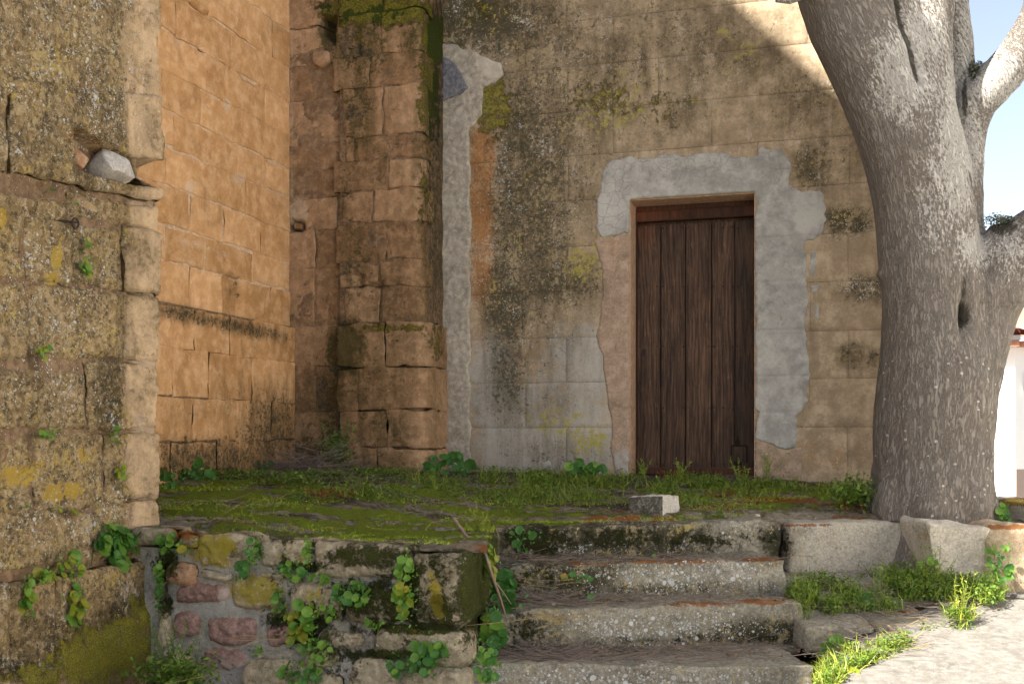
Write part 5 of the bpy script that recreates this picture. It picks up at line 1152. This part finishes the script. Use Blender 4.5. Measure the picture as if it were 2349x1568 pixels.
def clump(path, px_, py_, rx, ry, n, size, mix, label, off=.03, fixed=None, nrm=None, name='pennywort_plant', grp='pennywort plants growing in the joints'):
    if path is not None: base, nr = path.at(min(px_, 371 if path is pn else 1e9), py_, off)
    else: base, nr = fixed, (nrm or Vector((0, -1, 0)))
    T = thing(name, tuple(base - nr * .02), label, 'plant', grp)
    k = base.y / FP; Vs, Fs = [], []
    right = Vector((-nr.y, nr.x, 0)).normalized() if abs(nr.z) < .9 else Vector((1, 0, 0))
    for i in range(n):
        a = random.uniform(0, 2 * math.pi); q = math.sqrt(random.random())
        pos = base + right * (q * math.cos(a) * rx * k * 1.15) + Vector((0, 0, q * math.sin(a) * ry * k * 1.15)) + nr * random.uniform(.0, .045)
        s_ = size * k * random.choice([.35, .5, .65, .8, .95, 1.1]) * random.uniform(.9, 1.1)
        d = (nr * 1.0 + Vector((random.gauss(0, .4), random.gauss(0, .3), .45 + random.gauss(0, .35)))).normalized()
        o = bpy.data.objects.new('leaf', random.choice(LM[random.choice(mix)])); C.objects.link(o); o.parent = T
        o.matrix_local = Matrix.Translation(pos - ORG[T.name]) @ d.to_track_quat('Z', 'Y').to_matrix().to_4x4() @ Matrix.Rotation(random.uniform(0, 6), 4, 'Z') @ Matrix.Diagonal((s_, s_ * random.uniform(.85, 1), s_, 1))
        root = base - nr * .03 + right * (math.cos(a) * q * rx * k * .35) + Vector((0, 0, math.sin(a) * q * ry * k * .35 - .01))
        mid_ = (root + pos) / 2 + nr * .01; v, f = tube([(root, .0012), (mid_, .0012), (pos, .001)], 4); b0 = len(Vs)
        Vs += v; Fs += [tuple(x + b0 for x in qd) for qd in f if len(qd) == 4]
    st_ = mk('stems', Vs, np.array(Fs), M['leaf'], T); st_['kind'] = 'stuff'
    if n > 4:
        q_ = [tuple(base + right * (random.gauss(0, .6) * rx * k * 1.2) + Vector((0, 0, random.gauss(0, .6) * ry * k * 1.2)) + nr * random.uniform(-.01, .03)) for _ in range(n * 4)]
        leaves('small_leaves', np.array(q_), 0, .0065, M['leaf_d'] if 'd' in mix else M['leaf'], T, 'stuff', up=tuple(nr), sprd=.6)
    return T
random.seed(21)
near_c = [(88, 808, 20, 14, 6, 11, 'gy', 'small bright pennywort in a joint at the far left under the iron ring wall'), (186, 570, 10, 14, 4, 13, 'g', 'upper leaves of pennywort sprouting below the iron ring'), (184, 612, 12, 24, 9, 12, 'ggy', 'pennywort hanging in the vertical crack below the iron ring'),
    (103, 995, 24, 14, 8, 11, 'g', 'pennywort tuft in the joint left of the yellow lichen patches'), (250, 1000, 10, 18, 7, 9, 'g', 'pennywort in the upper part of the narrow crack near the clean orange stone'), (266, 1082, 16, 22, 9, 9, 'gy', 'pennywort in the lower part of the narrow crack near the clean orange stone'),
    (152, 1168, 9, 9, 3, 12, 'y', 'two round yellow leaves under the big yellow lichen patch'), (118, 1164, 12, 6, 4, 8, 'y', 'thin yellow pennywort left of the round yellow leaves'), (200, 1160, 3, 3, 1, 9, 'd', 'single dark green leaf in the joint right of the yellow leaves'), (38, 1158, 6, 5, 2, 8, 'g', 'pair of tiny leaves at the far left joint below the lichen'),
    (262, 1252, 62, 40, 30, 19, 'ddg', 'largest dark green pennywort spilling over the plinth ledge'), (240, 1228, 26, 20, 9, 15, 'dg', 'upright dark leaves rising from the crack above the largest pennywort'), (135, 1298, 34, 24, 18, 14, 'ggy', 'medium green pennywort on the ledge left of the largest one'), (78, 1318, 34, 14, 12, 12, 'yg', 'yellowing pennywort on the ledge with reddish tips'),
    (36, 1348, 14, 18, 6, 11, 'g', 'green pennywort at the top of the far left plinth crack'), (34, 1392, 16, 30, 10, 15, 'yg', 'yellow pennywort hanging in the far left plinth crack'), (143, 1382, 26, 38, 22, 13, 'yyg', 'yellow green pennywort cluster hanging down the plinth joint'), (105, 437, 6, 6, 2, 7, 'd', 'tiny leaves in the sloping joint left of the white lichen splash'), (153, 466, 5, 5, 1, 8, 'd', 'lone dark leaf above the iron ring')]
for (a_, b_, c_, d_, n_, s_, mx, lb_) in near_c:
    clump(pn, a_, b_, c_, d_, n_, s_, mx, lb_, off=.05 if b_ > 1270 else .02)
ret_c = [(412, 1248, 40, 22, 16, 10, 'dg', 'grey green pennywort under the first capstone by the lichened wall'), (438, 1252, 8, 6, 2, 14, 'y', 'round yellow leaf left of the white topped block'), (385, 1330, 10, 50, 24, 9, 'dg', 'trailing pennywort down the crack where both walls meet'), (602, 1262, 12, 32, 20, 8, 'dg', 'dense small leaved pennywort right of the white topped block'),
    (576, 1308, 16, 18, 9, 11, 'dg', 'pennywort rosette above the yellow stone'), (722, 1268, 9, 30, 12, 9, 'g', 'upright pennywort strip left of the long mossy block'), (748, 1324, 22, 10, 10, 10, 'g', 'pennywort under the left end of the long mossy block'), (690, 1308, 42, 16, 18, 11, 'dg', 'spreading pennywort between the capstones and the yellow stone'),
    (820, 1362, 42, 26, 28, 11, 'dg', 'pennywort draped below the long mossy block'), (946, 1300, 16, 26, 14, 10, 'g', 'upper pennywort beside the corner stone'), (942, 1372, 22, 42, 34, 11, 'gy', 'dense pennywort column left of the corner stone'), (655, 1372, 16, 32, 14, 10, 'dg', 'pennywort right of the yellow stone'),
    (712, 1415, 36, 30, 26, 13, 'gy', 'yellow green pennywort at the middle of the rubble wall'), (700, 1455, 26, 26, 18, 11, 'gy', 'pennywort between two pinkish stones'), (745, 1490, 36, 24, 22, 10, 'g', 'pennywort below the small grey oblong stone'), (876, 1430, 18, 8, 6, 11, 'g', 'few leaves above the broad low stone'), (700, 1542, 50, 22, 26, 9, 'dg', 'leafy pennywort between the bottom stones'),
    (770, 1400, 20, 18, 9, 8, 'g', 'small leaved tuft under the lichened middle stone'), (1000, 1500, 46, 24, 30, 12, 'gd', 'broad pennywort in front of the low stone beside the steps'), (950, 1530, 50, 20, 24, 11, 'gd', 'pennywort carpet at the foot of the rubble wall'), (610, 1490, 16, 10, 5, 8, 'g', 'little sprig under the pink stone'), (1090, 1290, 16, 34, 28, 10, 'gyy', 'yellowish pennywort on the flank of the corner stone'),
    (1108, 1360, 18, 40, 26, 11, 'g', 'pennywort falling down the flank under the dead branch'), (1090, 1420, 20, 26, 18, 10, 'gy', 'bright pennywort at the foot of the corner stone')]
for (a_, b_, c_, d_, n_, s_, mx, lb_) in ret_c:
    clump(pr, a_, b_, c_, d_, n_, s_, mx, lb_, off=.055)
other = [(1195, 1238, 6.2, 26, 24, 12, 11, 'd', 'long stalked pennywort in the dark corner of the top step'), (1150, 1350, 5.7, 24, 40, 22, 16, 'd', 'large dull leaved plant under the dead branch beside the steps'), (1130, 1440, 5.3, 22, 40, 20, 17, 'dg', 'big leaved plant against the end of the lowest steps'), (1180, 1375, 5.55, 26, 14, 8, 15, 'd', 'drooping leaves on the tread beside the branch'),
    (1120, 1520, 5.0, 26, 36, 24, 12, 'gd', 'leafy plant at the bottom left corner of the steps'), (1030, 1066, 8.1, 45, 20, 26, 13, 'd', 'round leaved plant at the foot of the pale render strip'), (985, 1086, 8.0, 20, 12, 10, 11, 'd', 'low round leaves before the pillar base'), (460, 1088, 7.0, 46, 14, 20, 12, 'd', 'dark round leaves at the base of the orange wall'), (458, 1068, 7.0, 6, 6, 2, 17, 'd', 'single tall dark leaf against the base of the orange wall'),
    (392, 1098, 6.4, 18, 16, 10, 12, 'd', 'dark leaves beside the end of the lichened wall'), (1350, 1072, 7.9, 46, 14, 22, 11, 'dg', 'round leaved clump at the wall left of the door'), (600, 1075, 7.9, 30, 16, 12, 10, 'd', 'small dark leaves left of the brushwood'), (1990, 1380, 5.95, 8, 6, 2, 20, 'd', 'broad round leaf under the long pale block'), (1905, 1490, 5.5, 24, 30, 8, 12, 'g', 'pennywort at the broken end of the third step'), (2010, 1490, 5.5, 50, 16, 16, 15, 'g', 'broad leaves below the low ledge'),
    (1955, 1545, 5.1, 20, 8, 5, 22, 'y', 'big sunlit pale leaf beside the pavement'), (1495, 1272, 6.2, 5, 5, 1, 11, 'g', 'single green leaf on the second step'), (1625, 1386, 5.85, 5, 3, 1, 10, 'g', 'single leaf lying on the third step'), (1360, 1370, 5.75, 6, 5, 2, 12, 'd', 'tilted leaf on the third step near the lichen'), (2120, 1330, 6.35, 30, 50, 24, 10, 'g', 'leafy plant in the gap between the pale blocks'), (2290, 1290, 6.25, 26, 40, 24, 11, 'dg', 'green plant in the gap left of the tan block'), (2296, 1185, 6.75, 14, 26, 18, 10, 'dg', 'nettle like plant right of the tree base'),
    (1330, 1325, 5.9, 30, 10, 8, 8, 'd', 'tiny leaves in the dirt beside the second step')]
for (a_, b_, Y_, c_, d_, n_, s_, mx, lb_) in other:
    clump(None, 0, 0, c_, d_, n_, s_, mx, lb_, fixed=P(a_, b_, Y_), name='leafy_plant', grp='leafy plants on the ground and steps')

# grass and weeds on the terrace
def scatter(n, lst, x0, x1, y0, y1, zf, lo=.1):
    out = []
    while sum(len(a) for a in out) < n:
        X = RNG.uniform(x0, x1, n * 2); Y = RNG.uniform(y0, y1, n * 2); z = zf(X, Y); V = np.stack([X, Y, z], 1); px, py = topx(V)
        d = blobs(px, py, lst) * np.clip(.7 + 2.2 * fbm(V * [1, 1, 0], 6, 3), .08, 1.3)
        k = (RNG.rand(len(X)) < d) & (d > lo); out.append(V[k])
    return np.concatenate(out)[:n]
GR = [(1180, 1095, 90, 22, .9), (1320, 1100, 140, 26, 1.0), (1500, 1112, 140, 26, 1.1), (1680, 1112, 120, 24, 1.1), (1800, 1112, 120, 18, .7), (1000, 1115, 90, 16, .6), (840, 1125, 110, 16, .5), (1280, 1140, 160, 14, .6), (1560, 1150, 60, 14, .7), (1200, 1170, 60, 10, .45)]
tz = lambda X, Y: terrain_z(X, Y) + .005
p = scatter(4800, GR, -1.5, 2.5, 6.4, 8.3, tz); keep = (p[:, 1] < 8.56 - .306 * (p[:, 0] + .536) - .05); p = p[keep]
blades('terrace_grass', p, (0, 0, 1), 0, (.02, .10), .0045, M['grass'], .5)
p = scatter(1700, GR, -1.5, 2.5, 6.4, 8.3, tz); p = p[p[:, 1] < 8.5 - .306 * (p[:, 0] + .536)]
blades('terrace_grass', p, (0, 0, 1), 0, (.03, .12), .005, M['grass_y'], .45)
WDL = GR + [(500, 1105, 130, 10, .5), (700, 1110, 100, 12, .7), (860, 1095, 100, 16, .7), (950, 1130, 120, 16, .6), (1080, 1110, 60, 18, .8), (1930, 1130, 60, 26, 1.0), (1850, 1105, 90, 12, .8), (800, 1150, 120, 8, .4)]
p = scatter(26000, WDL, -2.2, 2.5, 6.2, 8.4, tz); p = p[p[:, 1] < 8.5 - .306 * (p[:, 0] + .536)]; p[:, 2] += RNG.rand(len(p)) ** 2 * .07
leaves('ground_cover', p, 0, .0085, M['weed'])
p = scatter(1800, [(1300, 1085, 60, 10, .8), (1640, 1140, 80, 8, .3), (1960, 1155, 40, 14, 1.0), (760, 1140, 60, 8, .6), (1990, 1168, 30, 8, 1.0), (1540, 1095, 30, 8, .4)], -2, 2.6, 6.3, 8.2, tz); p[:, 2] += RNG.rand(len(p)) * .04
leaves('red_weed', p, 0, .008, M['redleaf'])
M['drybrown'] = leafmat('dry brown leaf', (.10, .055, .03), (.24, .15, .08), .1, .8)
p = scatter(900, [(900, 1150, 350, 40, .6), (1400, 1150, 400, 30, .7), (700, 1110, 200, 20, .9), (1900, 1150, 100, 30, .6)], -2.2, 2.4, 5.5, 8.1, tz); p = p[p[:, 1] > yfront(p[:, 0]) + .05]; p[:, 2] += .012
leaves('leaf_litter', p, 0, .010, M['drybrown'], sprd=.35)
q_ = []
for (z_, Y0_, Y1_, x0_, x1_, n_) in ((-.664, 6.02, 6.3, .0, 1.5, 160), (-.834, 5.62, 5.95, -.05, 1.5, 240), (-1.034, 5.22, 5.6, -.05, 1.4, 320), (-.92, 5.75, 6.3, 1.55, 2.5, 260)):
    for _ in range(n_):
        t_ = RNG.rand() ** .6; q_.append((RNG.uniform(x0_, x1_) if RNG.rand() < .6 else x0_ + abs(RNG.randn()) * .3, Y0_ + (Y1_ - Y0_) * t_, z_ + .006 + (.17 * (Y0_ + (Y1_ - Y0_) * t_ - 5.75) + .02 if x0_ > 1 else 0)))
leaves('leaf_litter', np.array(q_), 0, .009, M['drybrown'], sprd=.35)
# moss fur on the terrace, the steps' edges
p = scatter(42000, ST_T['G'], -2.3, 2.6, 5.1, 8.2, tz); Yf = yfront(p[:, 0]); p = p[p[:, 1] > Yf - .02]
blades('terrace_moss', p, (0, 0, 1), 0, (.004, .014), .004, M['mossb'], .7)
p = scatter(260, [(900, 1195, 260, 30, .6), (560, 1180, 150, 20, .3), (1120, 1205, 60, 14, 1.0), (950, 1170, 200, 20, .4)], -1.6, .2, 5.3, 7.2, tz); p = p[p[:, 1] > yfront(p[:, 0])]
blades('sparse_grass', p, (0, 0, 1), 0, (.02, .07), .0035, M['grass_y'], .6)
# right-hand weeds by the ledge and the strip along the pavement
lz = lambda X, Y: np.maximum(street_z(X, Y) + .02, np.where((X > 1.45) & (Y > 5.7), -.93 + (Y - 5.65) * .17, -2))
RW = [(1850, 1385, 34, 28, 1.0), (1930, 1360, 70, 22, .9), (2060, 1350, 100, 22, 1.0), (2000, 1390, 60, 14, .5), (2180, 1360, 80, 14, .8), (2270, 1360, 30, 20, .8), (1900, 1400, 30, 12, .6)]
p = scatter(1900, RW, 1.4, 3.1, 5.5, 6.6, lz); blades('ledge_grass', p, (0, 0, 1), 0, (.03, .14), .005, M['grass'], .4)
p = scatter(10000, RW, 1.4, 3.1, 5.5, 6.6, lz); p[:, 2] += RNG.rand(len(p)) ** 1.5 * .08; leaves('ledge_weeds', p, 0, .009, M['weed'])
SW = [(2200, 1425, 30, 14, 1.1), (2170, 1440, 50, 12, 1.0), (2080, 1475, 70, 12, .8, -28), (2000, 1510, 80, 12, .8, -28), (1900, 1545, 50, 22, .9), (1880, 1500, 30, 20, .6), (1960, 1490, 90, 12, .5)]
p = scatter(1300, SW, 1.1, 3.1, 4.6, 6.4, lz); blades('verge_grass', p, (0, 0, 1), 0, (.02, .11), .005, M['grass_y'], .55)
p = scatter(5000, SW, 1.1, 3.1, 4.6, 6.4, lz); p[:, 2] += RNG.rand(len(p)) ** 1.5 * .05; leaves('verge_weeds', p, 0, .0075, M['weed'])
# taller individual weeds
def weed(px_, py_, Y_, h_, n_, mat, label, name='tall_weed', sprd=.35):
    b = P(px_, py_, Y_); T = thing(name, tuple(b), label, 'weed', 'tall weeds')
    Vs, Fs = [], []; lp = []
    for i in range(n_):
        d = Vector((random.gauss(0, sprd), random.gauss(0, sprd * .6), 1)).normalized(); L_ = h_ * random.uniform(.5, 1.05)
        pts, _ = wander(b + Vector((random.uniform(-.02, .02), random.uniform(-.02, .02), 0)), d, L_, 5, .12)
        v, f = tube([(q, .0016 - .0002 * i2) for i2, q in enumerate(pts)], 4); b0 = len(Vs); Vs += v; Fs += [tuple(x + b0 for x in qd) for qd in f if len(qd) == 4]
        for q0, q1 in zip(pts[1:-1], pts[2:]):
            for _ in range(5): lp.append(tuple(q0.lerp(q1, random.random())))
    mk('stems', Vs, np.array(Fs), mat, T)['kind'] = 'stuff'
    blades('foliage', np.array(lp), (0, 0, .7), 0, (.012, .035), .004, mat, .7, parent=T, kind='stuff')
random.seed(9)
for args in ((2200, 1440, 5.75, .30, 12, M['grass_y'], 'tall sunlit yellow green weed at the corner of the pavement slabs'), (1850, 1420, 5.72, .26, 10, M['grass'], 'fine stemmed weed beside the end of the third step'), (2150, 1350, 6.15, .26, 9, M['grass'], 'feathery weed in front of the white rough block'), (2120, 1350, 6.2, .2, 7, M['grass'], 'lower feathery weed left of the white rough block'), (2260, 1370, 6.1, .2, 9, M['weed'], 'weed between the white and the tan block'),
             (1700, 1108, 7.4, .2, 10, M['grass'], 'tall weed in front of the right half of the door'), (1760, 1095, 7.5, .22, 9, M['grass'], 'tall weed at the right foot of the door opening'), (1560, 1100, 7.5, .16, 8, M['grass'], 'weed in front of the middle of the door'), (1480, 1100, 7.5, .17, 8, M['grass'], 'weed in front of the left plank of the door'), (1200, 1130, 7.3, .14, 8, M['grass'], 'weed standing left on the grassy terrace'), (2010, 1370, 6.0, .2, 6, M['grass'], 'weed under the rounded end of the long block'),
             (1100, 1215, 5.7, .12, 12, M['grass_y'], 'yellowish grass tuft by the fallen branch'), (680, 1165, 6.4, .12, 8, M['weed'], 'small tuft on the mossy slabs'), (790, 1150, 7.0, .12, 10, M['weed'], 'leafy tuft at the middle of the mossy slabs'), (1655, 1190, 6.7, .09, 6, M['weed'], 'little weed over the top step edge'), (770, 1060, 8.1, .32, 16, M['leaf_d'], 'dark climbing weed against the pillar base'), (1960, 1150, 6.95, .2, 18, M['weed'], 'bushy weed against the left of the tree base'),
             (395, 1560, 5.15, .34, 16, M['weed'], 'leafy weed at the foot where the rubble wall meets the plinth'), (440, 1575, 5.1, .22, 14, M['weed'], 'low bushy weed below the purple stone')):
    weed(*args)
p = []
for _ in range(900): q = P(random.gauss(400, 40), 1545 + random.gauss(0, 22), random.uniform(5.0, 5.35)); p.append(tuple(q))
for _ in range(500): q = P(random.gauss(770, 20), 1050 + random.gauss(0, 28), random.uniform(8.08, 8.22)); p.append(tuple(q))
for _ in range(700): q = P(random.gauss(1960, 30), 1135 + random.gauss(0, 18), random.uniform(6.8, 7.1)); p.append(tuple(q))
leaves('bushy_leaves', np.array(p), 0, .013, M['weed'], sprd=.9)
# twigs and stalks
def sticks(name, lst, mat, rr_=.0016):
    Vs, Fs = [], []
    for (cx_, cy_, rx, ry, Y0_, Y1_, n_, ln, zfun, lift) in lst:
        for _ in range(n_):
            px_ = random.gauss(cx_, rx * .55); Y_ = random.uniform(Y0_, Y1_)
            X_ = (px_ - CX) / FP * Y_; z_ = zfun(X_, Y_) + abs(random.gauss(0, 1)) * lift * math.exp(-((px_ - cx_) / rx) ** 2) + .006
            a = random.gauss(0, .45) + (math.pi if random.random() < .5 else 0); L_ = ln * random.uniform(.4, 1.2)
            d = Vector((math.cos(a), math.sin(a), random.gauss(0, .10 + lift * 2))); pts, _d = wander(Vector((X_, Y_, z_)), d, L_, 4, .18)
            zmin = z_ - .01
            v, f = tube([(Vector((q.x, q.y, max(q.z, zmin))), rr_ * random.uniform(.6, 1.2)) for q in pts], 4); b0 = len(Vs); Vs += v; Fs += [tuple(x + b0 for x in qd) for qd in f if len(qd) == 4]
    o = mk(name, Vs, np.array(Fs), mat); tagit(o, kind='stuff'); return o
tf = lambda X, Y: float(terrain_z(np.array([X]), np.array([Y]))[0])
random.seed(3)
BP = sticks('brushwood', [(700, 1070, 110, 20, 7.7, 8.15, 380, .30, tf, .08)], M['twig'])
cz = lambda z: (lambda X, Y: z)
sticks('twig_litter', [(800, 1140, 160, 6, 6.8, 7.3, 120, .14, tf, .006), (1250, 1375, 120, 6, 5.58, 5.85, 110, .20, cz(-.835), .012), (1500, 1375, 300, 6, 5.62, 5.95, 70, .20, cz(-.835), .004),
                       (1260, 1500, 160, 6, 5.18, 5.5, 260, .20, cz(-1.035), .012), (1600, 1510, 260, 6, 5.2, 5.6, 130, .24, cz(-1.035), .004), (1350, 1280, 180, 5, 6.0, 6.2, 60, .2, cz(-.665), .008), (1650, 1285, 160, 5, 6.1, 6.3, 30, .16, cz(-.665), .003),
                       (2000, 1510, 120, 6, 5.2, 5.7, 60, .2, lambda X, Y: float(street_z(np.array([X]), np.array([Y]))[0]) + .02, .02), (2050, 1400, 130, 6, 5.7, 6.2, 60, .2, lambda X, Y: -.93 + (Y - 5.65) * .17, .012), (1600, 1165, 300, 6, 6.8, 7.2, 60, .15, tf, .004)], M['twig'])
sticks('dry_stalks', [(1350, 1380, 200, 6, 5.5, 5.9, 6, .3, cz(-.80), .05), (2050, 1480, 130, 6, 5.3, 5.8, 14, .26, lambda X, Y: float(street_z(np.array([X]), np.array([Y]))[0]) + .03, .03), (800, 1200, 260, 6, 5.7, 6.3, 14, .2, tf, .02), (520, 1550, 60, 6, 5.0, 5.2, 10, .3, cz(-1.05), .06), (1230, 1420, 40, 6, 5.3, 5.5, 5, .35, cz(-.9), .08)], M['straw'], .0014)
